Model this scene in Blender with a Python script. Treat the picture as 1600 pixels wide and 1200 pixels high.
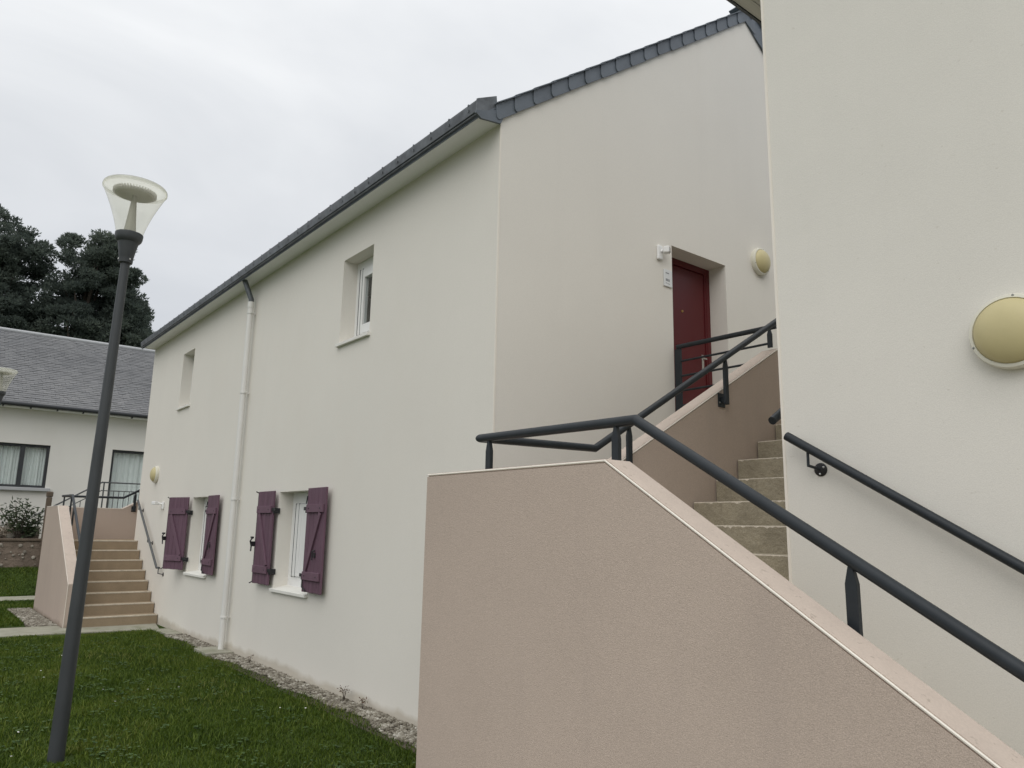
import bpy, bmesh, math, random
import numpy as np
from mathutils import Vector, Matrix

for o in list(bpy.data.objects):
    bpy.data.objects.remove(o)
SC = bpy.context.scene
COL = SC.collection
R = math.radians

# ------------------------------------------------------------------ camera
cam_data = bpy.data.cameras.new('camera')
cam_data.sensor_width = 36.0
cam_data.lens = 26.59
cam_data.clip_start = 0.05
cam_data.clip_end = 2000
cam = bpy.data.objects.new('camera', cam_data)
COL.objects.link(cam)
YAW, PITCH, ROLL = R(51.509), R(10.959), R(1.083)
cy_, sy_ = math.cos(YAW), math.sin(YAW)
fwd = Vector((-sy_ * math.cos(PITCH), cy_ * math.cos(PITCH), math.sin(PITCH)))
rt = Vector((cy_, sy_, 0))
up = rt.cross(fwd)
r2 = rt * math.cos(ROLL) + up * math.sin(ROLL)
u2 = up * math.cos(ROLL) - rt * math.sin(ROLL)
cam.matrix_world = Matrix(((r2.x, u2.x, -fwd.x, 0), (r2.y, u2.y, -fwd.y, 0), (r2.z, u2.z, -fwd.z, 1.9), (0, 0, 0, 1)))
SC.camera = cam

# ------------------------------------------------------------------ sky, sun, exposure
SUN_EL, SUN_AZ = R(42), R(140)           # azimuth measured clockwise from +Y: the veiled sun stands behind the camera
world = bpy.data.worlds.new('World')
SC.world = world
world.use_nodes = True
nt = world.node_tree
nt.nodes.clear()
wo = nt.nodes.new('ShaderNodeOutputWorld')
bg = nt.nodes.new('ShaderNodeBackground')
bg.inputs['Strength'].default_value = 0.1
sky = nt.nodes.new('ShaderNodeTexSky')
sky.sky_type = 'NISHITA'
sky.sun_disc = False
sky.sun_elevation = SUN_EL
sky.sun_rotation = SUN_AZ
tc = nt.nodes.new('ShaderNodeTexCoord')
sep = nt.nodes.new('ShaderNodeSeparateXYZ')
nt.links.new(tc.outputs['Generated'], sep.inputs[0])
# overcast layer: luminance climbs smoothly from the horizon to the zenith
grad = nt.nodes.new('ShaderNodeValToRGB')
nt.links.new(sep.outputs['Z'], grad.inputs[0])
cr = grad.color_ramp
cr.elements[0].position = 0.0
cr.elements[0].color = (5.6, 5.75, 6.05, 1)
cr.elements[1].position = 1.0
cr.elements[1].color = (14.0, 14.0, 14.0, 1)
e = cr.elements.new(0.2); e.color = (6.1, 6.3, 6.65, 1)
e = cr.elements.new(0.42); e.color = (7.6, 7.75, 7.95, 1)
e = cr.elements.new(0.62); e.color = (9.0, 9.1, 9.2, 1)
mp = nt.nodes.new('ShaderNodeMapping')
mp.inputs['Scale'].default_value = (1.0, 1.0, 2.2)
nt.links.new(tc.outputs['Generated'], mp.inputs[0])
ns = nt.nodes.new('ShaderNodeTexNoise')
ns.inputs['Scale'].default_value = 2.0
ns.inputs['Distortion'].default_value = 0.6
ns.inputs['Detail'].default_value = 5
ns.inputs['Roughness'].default_value = 0.5
nt.links.new(mp.outputs[0], ns.inputs['Vector'])
cl = nt.nodes.new('ShaderNodeValToRGB')
cl.color_ramp.elements[0].position = 0.3
cl.color_ramp.elements[0].color = (0.86, 0.872, 0.89, 1)
cl.color_ramp.elements[1].position = 0.7
cl.color_ramp.elements[1].color = (1.11, 1.11, 1.105, 1)
nt.links.new(ns.outputs['Fac'], cl.inputs[0])
mul = nt.nodes.new('ShaderNodeMix')
mul.data_type = 'RGBA'; mul.blend_type = 'MULTIPLY'
mul.inputs[0].default_value = 1.0
nt.links.new(grad.outputs[0], mul.inputs[6])
nt.links.new(cl.outputs[0], mul.inputs[7])
mx = nt.nodes.new('ShaderNodeMix')
mx.data_type = 'RGBA'
mx.inputs[0].default_value = 0.965
nt.links.new(sky.outputs[0], mx.inputs[6])
nt.links.new(mul.outputs[2], mx.inputs[7])
nt.links.new(mx.outputs[2], bg.inputs['Color'])
nt.links.new(bg.outputs[0], wo.inputs['Surface'])

sun_d = bpy.data.lights.new('sun', 'SUN')
sun_d.energy = 0.8
sun_d.angle = R(50)
sun_d.color = (1.0, 0.96, 0.9)
sun = bpy.data.objects.new('sun', sun_d)
COL.objects.link(sun)
sd = Vector((math.sin(SUN_AZ) * math.cos(SUN_EL), math.cos(SUN_AZ) * math.cos(SUN_EL), math.sin(SUN_EL)))
sun.rotation_euler = sd.to_track_quat('Z', 'Y').to_euler()
sun.location = (3, -12, 20)

SC.view_settings.view_transform = 'Standard'
SC.view_settings.look = 'None'
SC.view_settings.exposure = 0.12
SC.view_settings.gamma = 1.0
SC.view_settings.use_curve_mapping = False
SC.render.engine = 'CYCLES'
SC.cycles.max_bounces = 8
SC.cycles.transparent_max_bounces = 12

random.seed(7)
rng = np.random.default_rng(7)

# ------------------------------------------------------------------ materials
MATS = {}


def N(t, k):
    return t.nodes.new(k)


def surface(name, col, rough=0.8, var=0.08, var_scale=1.5, bump=0.0, bump_scale=120, bump2=0.0, bump2_scale=30,
            spec=0.3, metallic=0.0, speck=0.0, speck_scale=300, stretch=None, tint=None):
    """Principled surface: large soft tone drift, fine speckle, one or two scales of relief, all in world metres."""
    m = bpy.data.materials.new(name)
    m.use_nodes = True
    t = m.node_tree
    b = t.nodes['Principled BSDF']
    b.inputs['Roughness'].default_value = rough
    b.inputs['Specular IOR Level'].default_value = spec
    b.inputs['Metallic'].default_value = metallic
    geo = N(t, 'ShaderNodeNewGeometry')
    vec = geo.outputs['Position']
    if stretch:
        mpp = N(t, 'ShaderNodeMapping')
        mpp.inputs['Scale'].default_value = stretch
        t.links.new(vec, mpp.inputs[0])
        svec = mpp.outputs[0]
    else:
        svec = vec
    n1 = N(t, 'ShaderNodeTexNoise')
    n1.inputs['Scale'].default_value = var_scale
    n1.inputs['Detail'].default_value = 6
    n1.inputs['Roughness'].default_value = 0.6
    t.links.new(svec, n1.inputs['Vector'])
    r = N(t, 'ShaderNodeValToRGB')
    lo = [max(0, c * (1 - var)) for c in col]
    hi = [min(1, c * (1 + var)) for c in (tint or col)]
    r.color_ramp.elements[0].position = 0.3
    r.color_ramp.elements[0].color = (*lo, 1)
    r.color_ramp.elements[1].position = 0.7
    r.color_ramp.elements[1].color = (*hi, 1)
    t.links.new(n1.outputs['Fac'], r.inputs[0])
    out = r.outputs[0]
    if speck:
        n2 = N(t, 'ShaderNodeTexNoise')
        n2.inputs['Scale'].default_value = speck_scale
        n2.inputs['Detail'].default_value = 3
        t.links.new(vec, n2.inputs['Vector'])
        r2_ = N(t, 'ShaderNodeValToRGB')
        r2_.color_ramp.elements[0].position = 0.32
        r2_.color_ramp.elements[0].color = (1 - speck, 1 - speck, 1 - speck, 1)
        r2_.color_ramp.elements[1].position = 0.68
        r2_.color_ramp.elements[1].color = (1 + speck, 1 + speck, 1 + speck, 1)
        t.links.new(n2.outputs['Fac'], r2_.inputs[0])
        mm = N(t, 'ShaderNodeMix')
        mm.data_type = 'RGBA'; mm.blend_type = 'MULTIPLY'
        mm.inputs[0].default_value = 1
        t.links.new(out, mm.inputs[6])
        t.links.new(r2_.outputs[0], mm.inputs[7])
        out = mm.outputs[2]
    t.links.new(out, b.inputs['Base Color'])
    prev = None
    for s, sc_ in ((bump, bump_scale), (bump2, bump2_scale)):
        if s:
            nb = N(t, 'ShaderNodeTexNoise')
            nb.inputs['Scale'].default_value = sc_
            nb.inputs['Detail'].default_value = 3
            t.links.new(svec if stretch else vec, nb.inputs['Vector'])
            bp = N(t, 'ShaderNodeBump')
            bp.inputs['Strength'].default_value = s
            bp.inputs['Distance'].default_value = 0.6 / sc_
            t.links.new(nb.outputs['Fac'], bp.inputs['Height'])
            if prev:
                t.links.new(prev, bp.inputs['Normal'])
            prev = bp.outputs[0]
    if prev:
        t.links.new(prev, b.inputs['Normal'])
    m['tree_out'] = 1
    MATS[name] = (m, t, b, out)
    return m


def overlay(m, make_mask, col, amount=1.0):
    """Mix a stain of its own colour and outline over the base colour."""
    _, t, b, out = MATS[m.name]
    mask = make_mask(t)
    mm = N(t, 'ShaderNodeMix')
    mm.data_type = 'RGBA'
    ml = N(t, 'ShaderNodeMath'); ml.operation = 'MULTIPLY'; ml.use_clamp = True
    ml.inputs[1].default_value = amount
    t.links.new(mask, ml.inputs[0])
    t.links.new(ml.outputs[0], mm.inputs[0])
    t.links.new(out, mm.inputs[6])
    mm.inputs[7].default_value = (*col, 1)
    t.links.new(mm.outputs[2], b.inputs['Base Color'])
    MATS[m.name] = (m, t, b, mm.outputs[2])


def base_splash(height=0.22, ragged=0.16, scale=3.0):
    def f(t):
        g = N(t, 'ShaderNodeNewGeometry')
        s = N(t, 'ShaderNodeSeparateXYZ')
        t.links.new(g.outputs['Position'], s.inputs[0])
        n = N(t, 'ShaderNodeTexNoise')
        n.inputs['Scale'].default_value = scale
        n.inputs['Detail'].default_value = 5
        t.links.new(g.outputs['Position'], n.inputs['Vector'])
        a = N(t, 'ShaderNodeMath'); a.operation = 'MULTIPLY_ADD'
        a.inputs[1].default_value = ragged * 2
        a.inputs[2].default_value = height - ragged
        t.links.new(n.outputs['Fac'], a.inputs[0])
        d = N(t, 'ShaderNodeMath'); d.operation = 'SUBTRACT'
        t.links.new(a.outputs[0], d.inputs[0])
        t.links.new(s.outputs['Z'], d.inputs[1])
        k = N(t, 'ShaderNodeMath'); k.operation = 'MULTIPLY'; k.use_clamp = True
        k.inputs[1].default_value = 14
        t.links.new(d.outputs[0], k.inputs[0])
        return k.outputs[0]
    return f


def noise_mask(scale, lo, hi, stretch=(1, 1, 1), detail=6):
    def f(t):
        g = N(t, 'ShaderNodeNewGeometry')
        p = N(t, 'ShaderNodeMapping')
        p.inputs['Scale'].default_value = stretch
        t.links.new(g.outputs['Position'], p.inputs[0])
        n = N(t, 'ShaderNodeTexNoise')
        n.inputs['Scale'].default_value = scale
        n.inputs['Detail'].default_value = detail
        n.inputs['Roughness'].default_value = 0.65
        t.links.new(p.outputs[0], n.inputs['Vector'])
        r = N(t, 'ShaderNodeMapRange')
        r.inputs['From Min'].default_value = lo
        r.inputs['From Max'].default_value = hi
        t.links.new(n.outputs['Fac'], r.inputs['Value'])
        return r.outputs[0]
    return f


def island_mat(name, cols, rough=0.7, spec=0.2, noise_scale=0.6, trans=0.0):
    """Colour differs leaf by leaf (random per island) and drifts over the patch."""
    m = bpy.data.materials.new(name)
    m.use_nodes = True
    t = m.node_tree
    b = t.nodes['Principled BSDF']
    b.inputs['Roughness'].default_value = rough
    b.inputs['Specular IOR Level'].default_value = spec
    g = N(t, 'ShaderNodeNewGeometry')
    n = N(t, 'ShaderNodeTexNoise')
    n.inputs['Scale'].default_value = noise_scale
    n.inputs['Detail'].default_value = 4
    t.links.new(g.outputs['Position'], n.inputs['Vector'])
    a = N(t, 'ShaderNodeMath'); a.operation = 'MULTIPLY_ADD'
    a.inputs[1].default_value = 0.5
    t.links.new(g.outputs['Random Per Island'], a.inputs[0])
    s = N(t, 'ShaderNodeMath'); s.operation = 'MULTIPLY_ADD'
    s.inputs[1].default_value = 1.5
    s.inputs[2].default_value = -0.5
    t.links.new(n.outputs['Fac'], s.inputs[0])
    t.links.new(s.outputs[0], a.inputs[2])
    r = N(t, 'ShaderNodeValToRGB')
    k = len(cols)
    r.color_ramp.elements[0].color = (*cols[0], 1)
    r.color_ramp.elements[1].color = (*cols[-1], 1)
    for i in range(1, k - 1):
        e_ = r.color_ramp.elements.new(i / (k - 1)); e_.color = (*cols[i], 1)
    t.links.new(a.outputs[0], r.inputs[0])
    t.links.new(r.outputs[0], b.inputs['Base Color'])
    if trans:
        tr = N(t, 'ShaderNodeBsdfTranslucent')
        t.links.new(r.outputs[0], tr.inputs['Color'])
        ms = N(t, 'ShaderNodeMixShader')
        ms.inputs[0].default_value = trans
        t.links.new(b.outputs[0], ms.inputs[1])
        t.links.new(tr.outputs[0], ms.inputs[2])
        t.links.new(ms.outputs[0], t.nodes['Material Output'].inputs['Surface'])
    return m


def clear_mat(name, tint, gloss_rough=0.05, body=0.15, body_col=(0.8, 0.8, 0.74)):
    """Clear moulded plastic / window glass: tinted see-through, a mirror film by Fresnel, a little milky body."""
    m = bpy.data.materials.new(name)
    m.use_nodes = True
    t = m.node_tree
    t.nodes.remove(t.nodes['Principled BSDF'])
    tr = N(t, 'ShaderNodeBsdfTransparent'); tr.inputs[0].default_value = (*tint, 1)
    df = N(t, 'ShaderNodeBsdfTranslucent'); df.inputs[0].default_value = (*body_col, 1)
    gl = N(t, 'ShaderNodeBsdfGlossy'); gl.inputs['Roughness'].default_value = gloss_rough
    m1 = N(t, 'ShaderNodeMixShader'); m1.inputs[0].default_value = body
    t.links.new(tr.outputs[0], m1.inputs[1]); t.links.new(df.outputs[0], m1.inputs[2])
    lw = N(t, 'ShaderNodeLayerWeight'); lw.inputs[0].default_value = 0.5
    pw = N(t, 'ShaderNodeMath'); pw.operation = 'POWER'; pw.inputs[1].default_value = 4.0
    t.links.new(lw.outputs['Facing'], pw.inputs[0])
    fr = N(t, 'ShaderNodeMath'); fr.operation = 'MULTIPLY_ADD'; fr.inputs[1].default_value = 0.6; fr.inputs[2].default_value = 0.04
    t.links.new(pw.outputs[0], fr.inputs[0])
    m2 = N(t, 'ShaderNodeMixShader')
    t.links.new(fr.outputs[0], m2.inputs[0]); t.links.new(m1.outputs[0], m2.inputs[1]); t.links.new(gl.outputs[0], m2.inputs[2])
    t.links.new(m2.outputs[0], t.nodes['Material Output'].inputs['Surface'])
    return m


M_cream = surface('cream_render', (0.765, 0.735, 0.675), 0.9, var=0.022, var_scale=0.55, bump=0.16, bump_scale=190, bump2=0.025, bump2_scale=30, spec=0.15, speck=0.03, speck_scale=160)
overlay(M_cream, noise_mask(0.45, 0.52, 0.8, (1, 1, 0.6)), (0.73, 0.68, 0.60), 0.35)
overlay(M_cream, noise_mask(1.0, 0.56, 0.86, (2.6, 2.6, 0.13), 4), (0.64, 0.61, 0.56), 0.16)
overlay(M_cream, noise_mask(90, 0.70, 0.74, (1, 1, 1), 2), (0.55, 0.52, 0.46), 0.35)
overlay(M_cream, base_splash(0.15, 0.13, 2.1), (0.50, 0.45, 0.365), 0.72)
M_cream_b = surface('pale_render', (0.745, 0.72, 0.662), 0.9, var=0.03, var_scale=0.9, bump=0.2, bump_scale=170, bump2=0.06, bump2_scale=60, spec=0.15, speck=0.045, speck_scale=170)
overlay(M_cream_b, noise_mask(16, 0.70, 0.74, (1, 1, 1.8), 2), (0.6, 0.57, 0.5), 0.5)
overlay(M_cream_b, noise_mask(1.0, 0.55, 0.85, (2.2, 2.2, 0.14), 4), (0.64, 0.62, 0.57), 0.22)
overlay(M_cream_b, base_splash(0.14, 0.12, 2.2), (0.45, 0.40, 0.31), 0.7)
M_tan = surface('tan_render', (0.49, 0.405, 0.345), 0.92, var=0.035, var_scale=1.2, bump=0.9, bump_scale=230, bump2=0.08, bump2_scale=90, spec=0.12, speck=0.18, speck_scale=330)
overlay(M_tan, noise_mask(1.0, 0.52, 0.85, (3.4, 3.4, 0.3), 5), (0.41, 0.34, 0.30), 0.5)
overlay(M_tan, base_splash(0.10, 0.09, 3), (0.26, 0.21, 0.16), 0.6)
M_cap_skylit = surface('tan_cap_skylit', (0.56, 0.475, 0.41), 0.85, var=0.06, var_scale=5, bump=0.15, bump_scale=110, spec=0.2, speck=0.05, speck_scale=120)  # same tan paint, smoother, with skylight on its upward faces lightened into the colour
overlay(M_cap_skylit, noise_mask(26, 0.63, 0.68, (1, 1, 1), 3), (0.33, 0.28, 0.23), 0.55)
M_bead = surface('white_bead', (0.82, 0.77, 0.69), 0.5, var=0.03)
M_concrete = surface('step_concrete', (0.355, 0.315, 0.235), 0.92, var=0.16, var_scale=5, bump=0.5, bump_scale=90, bump2=0.5, bump2_scale=22, spec=0.15, speck=0.14, speck_scale=130)
overlay(M_concrete, noise_mask(7, 0.58, 0.72, (1, 1, 0.35)), (0.11, 0.10, 0.07), 0.55)
M_step_far = surface('step_tan', (0.305, 0.24, 0.165), 0.9, var=0.10, var_scale=4, bump=0.3, bump_scale=90, spec=0.15, speck=0.08, speck_scale=90)
M_nosing = surface('nosing', (0.55, 0.49, 0.40), 0.85, var=0.15, var_scale=9, bump=0.3, bump_scale=70, speck=0.15, speck_scale=80)
M_slab = surface('paving_concrete', (0.33, 0.32, 0.26), 0.92, var=0.14, var_scale=3, bump=0.4, bump_scale=90, spec=0.15, speck=0.12, speck_scale=90)
overlay(M_slab, noise_mask(2.2, 0.5, 0.7), (0.15, 0.17, 0.09), 0.6)
M_iron = surface('anthracite_paint', (0.021, 0.026, 0.031), 0.45, var=0.15, var_scale=9, bump=0.04, bump_scale=260, spec=0.32)
M_black = surface('black_iron', (0.018, 0.018, 0.02), 0.5, var=0.1, spec=0.45)
M_grey_rail = surface('grey_rail_paint', (0.075, 0.08, 0.082), 0.5, var=0.1, spec=0.5)
M_pole = surface('lamp_pole_paint', (0.05, 0.055, 0.059), 0.5, var=0.10, var_scale=3, bump=0.05, bump_scale=220, spec=0.4)
M_slate = surface('slate', (0.125, 0.145, 0.17), 0.55, var=0.16, var_scale=2.2, bump=0.12, bump_scale=60, spec=0.4, speck=0.05, speck_scale=90)
M_roof_far = island_mat('far_slate', [(0.165, 0.168, 0.176), (0.19, 0.193, 0.201), (0.215, 0.217, 0.224), (0.245, 0.246, 0.252)], 0.6, 0.35, 0.35)
M_zinc = surface('zinc', (0.12, 0.13, 0.14), 0.45, var=0.4, var_scale=7, bump=0.05, bump_scale=80, spec=0.4, metallic=0.35)
M_ridge = surface('ridge_zinc', (0.42, 0.43, 0.44), 0.5, var=0.08, spec=0.4)
M_soffit = surface('soffit_white', (0.89, 0.90, 0.91), 0.6, var=0.025, var_scale=2, spec=0.25)
M_board = surface('weathered_board', (0.62, 0.61, 0.57), 0.75, var=0.14, var_scale=2.5, bump=0.2, bump_scale=30, stretch=(6, 0.5, 6), spec=0.2)
M_pvc = surface('white_pvc', (0.8, 0.8, 0.79), 0.35, var=0.02, spec=0.4)
M_pipe = surface('cream_pvc', (0.74, 0.73, 0.70), 0.4, var=0.04, var_scale=1.5, spec=0.35)
M_gasket = surface('gasket', (0.05, 0.055, 0.06), 0.6, var=0.05)
M_sill = surface('white_sill', (0.78, 0.77, 0.72), 0.6, var=0.05, var_scale=6, bump=0.08, bump_scale=90)
M_plum = surface('plum_paint', (0.135, 0.075, 0.105), 0.6, var=0.16, var_scale=2.6, bump=0.15, bump_scale=14, stretch=(7, 7, 0.7), spec=0.3)
M_plum_b = surface('plum_paint_worn', (0.15, 0.086, 0.118), 0.62, var=0.16, var_scale=3, bump=0.12, bump_scale=20, spec=0.3)
M_red = surface('dark_red_paint', (0.098, 0.009, 0.012), 0.35, var=0.06, var_scale=2, bump=0.03, bump_scale=160, spec=0.4)
M_steel = surface('satin_steel', (0.62, 0.62, 0.6), 0.3, var=0.04, metallic=0.9)
M_brass = surface('brass', (0.6, 0.4, 0.14), 0.3, var=0.05, metallic=0.9)
M_diff = surface('yellowed_diffuser', (0.56, 0.49, 0.265), 0.45, var=0.05, var_scale=4, spec=0.4)
M_ring = surface('ivory_ring', (0.70, 0.68, 0.58), 0.45, var=0.03, spec=0.4)
M_plate = surface('plate_white', (0.72, 0.73, 0.73), 0.35, var=0.02)
M_ink = surface('plate_ink', (0.22, 0.23, 0.24), 0.5, var=0.05)
M_lens = surface('grey_lens', (0.25, 0.25, 0.24), 0.2, var=0.05, spec=0.5)
M_far_wall = surface('far_white_render', (0.70, 0.685, 0.64), 0.9, var=0.03, var_scale=0.5, bump=0.15, bump_scale=60, speck=0.02, speck_scale=60)
overlay(M_far_wall, noise_mask(0.6, 0.5, 0.8, (1, 1, 0.4)), (0.60, 0.57, 0.5), 0.35)
M_alu = surface('dark_alu', (0.035, 0.038, 0.042), 0.45, var=0.05, spec=0.4)
M_curtain = surface('net_curtain', (0.88, 0.9, 0.88), 0.9, var=0.05, var_scale=2.5, stretch=(5, 5, 0.4), spec=0.1)
M_dark = surface('room_dark', (0.03, 0.03, 0.03), 0.9, var=0.05)
M_glass = clear_mat('window_glass', (0.92, 0.94, 0.94), 0.02, 0.02, (0.5, 0.52, 0.52))
M_shade = clear_mat('lamp_shade_plastic', (0.965, 0.96, 0.91), 0.12, 0.13, (0.95, 0.93, 0.82))
M_lid = clear_mat('lamp_lid_plastic', (0.92, 0.92, 0.88), 0.2, 0.3, (0.9, 0.9, 0.84))
M_louvre = surface('lamp_reflector', (0.55, 0.55, 0.53), 0.5, var=0.06, spec=0.4)
M_lampcone = surface('lamp_cone', (0.40, 0.40, 0.37), 0.4, var=0.04, spec=0.4)
M_old_wall = surface('old_wall_render', (0.19, 0.15, 0.12), 0.95, var=0.22, var_scale=2.2, bump=0.8, bump_scale=25, bump2=0.5, bump2_scale=8, speck=0.1, speck_scale=40)
M_pale_stone = island_mat('pale_stone', [(0.16, 0.14, 0.12), (0.3, 0.27, 0.23), (0.42, 0.39, 0.34)], 0.95, 0.1, 3)
M_post = surface('brown_post', (0.13, 0.10, 0.075), 0.85, var=0.2, var_scale=4, bump=0.4, bump_scale=40)
M_soil = surface('soil', (0.045, 0.05, 0.025), 0.95, var=0.4, var_scale=5, bump=0.6, bump_scale=30)
M_lawn = surface('lawn_ground', (0.040, 0.062, 0.014), 0.95, var=0.35, var_scale=1.6, bump=0.8, bump_scale=60, bump2=0.5, bump2_scale=14, spec=0.1, speck=0.3, speck_scale=60)
M_gravelbed = surface('gravel_bed', (0.095, 0.082, 0.06), 0.95, var=0.25, var_scale=8, bump=0.7, bump_scale=60, speck=0.3, speck_scale=70)
M_pebble = island_mat('pebble', [(0.055, 0.046, 0.034), (0.17, 0.152, 0.12), (0.31, 0.288, 0.24), (0.58, 0.56, 0.50)], 0.85, 0.2, 9)
M_grass = island_mat('grass_blade', [(0.028, 0.050, 0.006), (0.055, 0.096, 0.010), (0.092, 0.14, 0.016), (0.175, 0.19, 0.04)], 0.6, 0.25, 0.9, 0.25)
M_grass_tall = island_mat('grass_tall', [(0.04, 0.072, 0.010), (0.085, 0.135, 0.016), (0.14, 0.19, 0.026), (0.25, 0.25, 0.08)], 0.6, 0.25, 0.55, 0.3)
M_clover = island_mat('clover_leaf', [(0.035, 0.075, 0.018), (0.06, 0.11, 0.03), (0.10, 0.15, 0.055)], 0.6, 0.25, 1.2, 0.15)
M_daisy = surface('daisy_white', (0.75, 0.75, 0.7), 0.7, var=0.05)
M_pine = island_mat('pine_needles', [(0.065, 0.083, 0.077), (0.10, 0.124, 0.108), (0.14, 0.168, 0.138), (0.185, 0.212, 0.162)], 0.8, 0.2, 0.25, 0.5)  # needle tones raised and blued, distance haze put into the colour
M_bark = surface('bark', (0.075, 0.06, 0.048), 0.95, var=0.3, var_scale=2, bump=0.8, bump_scale=12)
M_laurel = island_mat('laurel_leaf', [(0.02, 0.036, 0.016), (0.04, 0.06, 0.026), (0.075, 0.095, 0.045)], 0.5, 0.35, 2, 0.15)
M_flower = island_mat('dry_flower', [(0.30, 0.24, 0.18), (0.5, 0.44, 0.36), (0.62, 0.56, 0.5)], 0.8, 0.1, 3, 0.2)
M_weed = island_mat('weed_leaf', [(0.08, 0.05, 0.03), (0.12, 0.06, 0.04), (0.09, 0.1, 0.04)], 0.7, 0.2, 3, 0.15)

# ------------------------------------------------------------------ mesh helpers
ORG = {}


class MB:
    def __init__(s):
        s.v, s.f = [], []

    def add(s, vs, fs):
        k = len(s.v)
        s.v += [tuple(p) for p in vs]
        s.f += [tuple(i + k for i in f) for f in fs]
        return s

    def box(s, x0, x1, y0, y1, z0, z1):
        return s.add([(x0, y0, z0), (x1, y0, z0), (x1, y1, z0), (x0, y1, z0), (x0, y0, z1), (x1, y0, z1), (x1, y1, z1), (x0, y1, z1)],
                     [(0, 3, 2, 1), (4, 5, 6, 7), (0, 1, 5, 4), (1, 2, 6, 5), (2, 3, 7, 6), (3, 0, 4, 7)])

    def obox(s, c, ax, ay, az):
        """oriented box: centre and three half-vectors"""
        c, ax, ay, az = Vector(c), Vector(ax), Vector(ay), Vector(az)
        if ax.cross(ay).dot(az) < 0:
            ax = -ax
        vs = [c + sx * ax + sy * ay + sz * az for sz in (-1, 1) for sx, sy in ((-1, -1), (1, -1), (1, 1), (-1, 1))]
        return s.add(vs, [(0, 3, 2, 1), (4, 5, 6, 7), (0, 1, 5, 4), (1, 2, 6, 5), (2, 3, 7, 6), (3, 0, 4, 7)])

    def prism(s, poly, axis, a0, a1):
        """poly: 2-D points; axis 0: (y,z) along x; 1: (x,z) along y; 2: (x,y) along z"""
        def P(p, a):
            return {0: (a, p[0], p[1]), 1: (p[0], a, p[1]), 2: (p[0], p[1], a)}[axis]
        n = len(poly)
        vs = [P(p, a0) for p in poly] + [P(p, a1) for p in poly]
        fs = [tuple(range(n)), tuple(range(2 * n - 1, n - 1, -1))] + [(i + n, (i + 1) % n + n, (i + 1) % n, i) for i in range(n)]
        return s.add(vs, fs)

    def tube(s, pts, r, n=14, caps=True):
        pts = [Vector(p) for p in pts]
        d = (pts[1] - pts[0]).normalized()
        a = d.orthogonal().normalized(); b = d.cross(a)
        rr = r if isinstance(r, (list, tuple)) else [r] * len(pts)
        ring = [pts[0] + rr[0] * (math.cos(2 * math.pi * i / n) * a + math.sin(2 * math.pi * i / n) * b) for i in range(n)]
        rings = [ring]
        for k in range(1, len(pts)):
            d0 = (pts[k] - pts[k - 1]).normalized()
            d1 = (pts[k + 1] - pts[k]).normalized() if k + 1 < len(pts) else d0
            nn = (d0 + d1).normalized()
            sc = rr[k] / rr[k - 1]
            new = []
            for p in rings[-1]:
                q = pts[k - 1] + (p - pts[k - 1]) * sc
                new.append(q + d0 * ((pts[k] - q).dot(nn) / d0.dot(nn)))
            rings.append(new)
        vs = [p for rg in rings for p in rg]
        fs = []
        for k in range(len(rings) - 1):
            for i in range(n):
                j = (i + 1) % n
                fs.append((k * n + i, k * n + j, (k + 1) * n + j, (k + 1) * n + i))
        if caps:
            fs.append(tuple(range(n - 1, -1, -1)))
            fs.append(tuple(len(vs) - n + i for i in range(n)))
        return s.add(vs, fs)

    def lathe(s, prof, c=(0, 0, 0), axis=(0, 0, 1), n=32, closed=False):
        """prof: (radius, height) pairs along the axis"""
        ax = Vector(axis).normalized(); a = ax.orthogonal().normalized(); b = ax.cross(a); c = Vector(c)
        vs, fs = [], []
        for r, h in prof:
            for i in range(n):
                t = 2 * math.pi * i / n
                vs.append(c + ax * h + (a * math.cos(t) + b * math.sin(t)) * max(r, 1e-4))
        m = len(prof)
        for k in range(m - 1 + (1 if closed else 0)):
            for i in range(n):
                j = (i + 1) % n; k2 = (k + 1) % m
                fs.append((k * n + i, k * n + j, k2 * n + j, k2 * n + i))
        return s.add(vs, fs)

    def xf(s, mat):
        s.v = [tuple(mat @ Vector(p)) for p in s.v]
        return s

    def build(s, name, mat, parent=None, smooth=False, bevel=0.0, kind=None, label=None, segs=2, loc=None):
        vs = np.array(s.v, float)
        c = Vector(loc) if loc is not None else Vector(((vs.min(0) + vs.max(0)) / 2).tolist())
        me = bpy.data.meshes.new(name)
        me.from_pydata([tuple(Vector(p) - c) for p in s.v], [], s.f)
        me.materials.append(mat)
        if smooth:
            me.polygons.foreach_set('use_smooth', [True] * len(me.polygons))
            me.set_sharp_from_angle(angle=R(38))
        me.update()
        return place(name, me, c, parent, bevel, kind, label, segs)


def place(name, me, c, parent=None, bevel=0.0, kind=None, label=None, segs=2):
    o = bpy.data.objects.new(name, me)
    COL.objects.link(o)
    ORG[o.name] = Vector(c)
    if parent:
        o.parent = parent
        o.location = Vector(c) - ORG[parent.name]
    else:
        o.location = c
    if bevel:
        bm = o.modifiers.new('bevel', 'BEVEL')
        bm.width = bevel; bm.segments = segs; bm.limit_method = 'ANGLE'; bm.angle_limit = R(35)
    if kind:
        o['kind'] = kind
    if label:
        o['label'] = label
    return o


def tag(o, label, cat, group=None, kind=None):
    o['label'] = label
    o['category'] = cat
    if group:
        o['group'] = group
    if kind:
        o['kind'] = kind
    return o


def thing(name, label, cat, loc=(0, 0, 0), group=None):
    o = bpy.data.objects.new(name, None)
    o.empty_display_size = 0.2
    COL.objects.link(o)
    o.location = loc
    ORG[o.name] = Vector(loc)
    return tag(o, label, cat, group)


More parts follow.
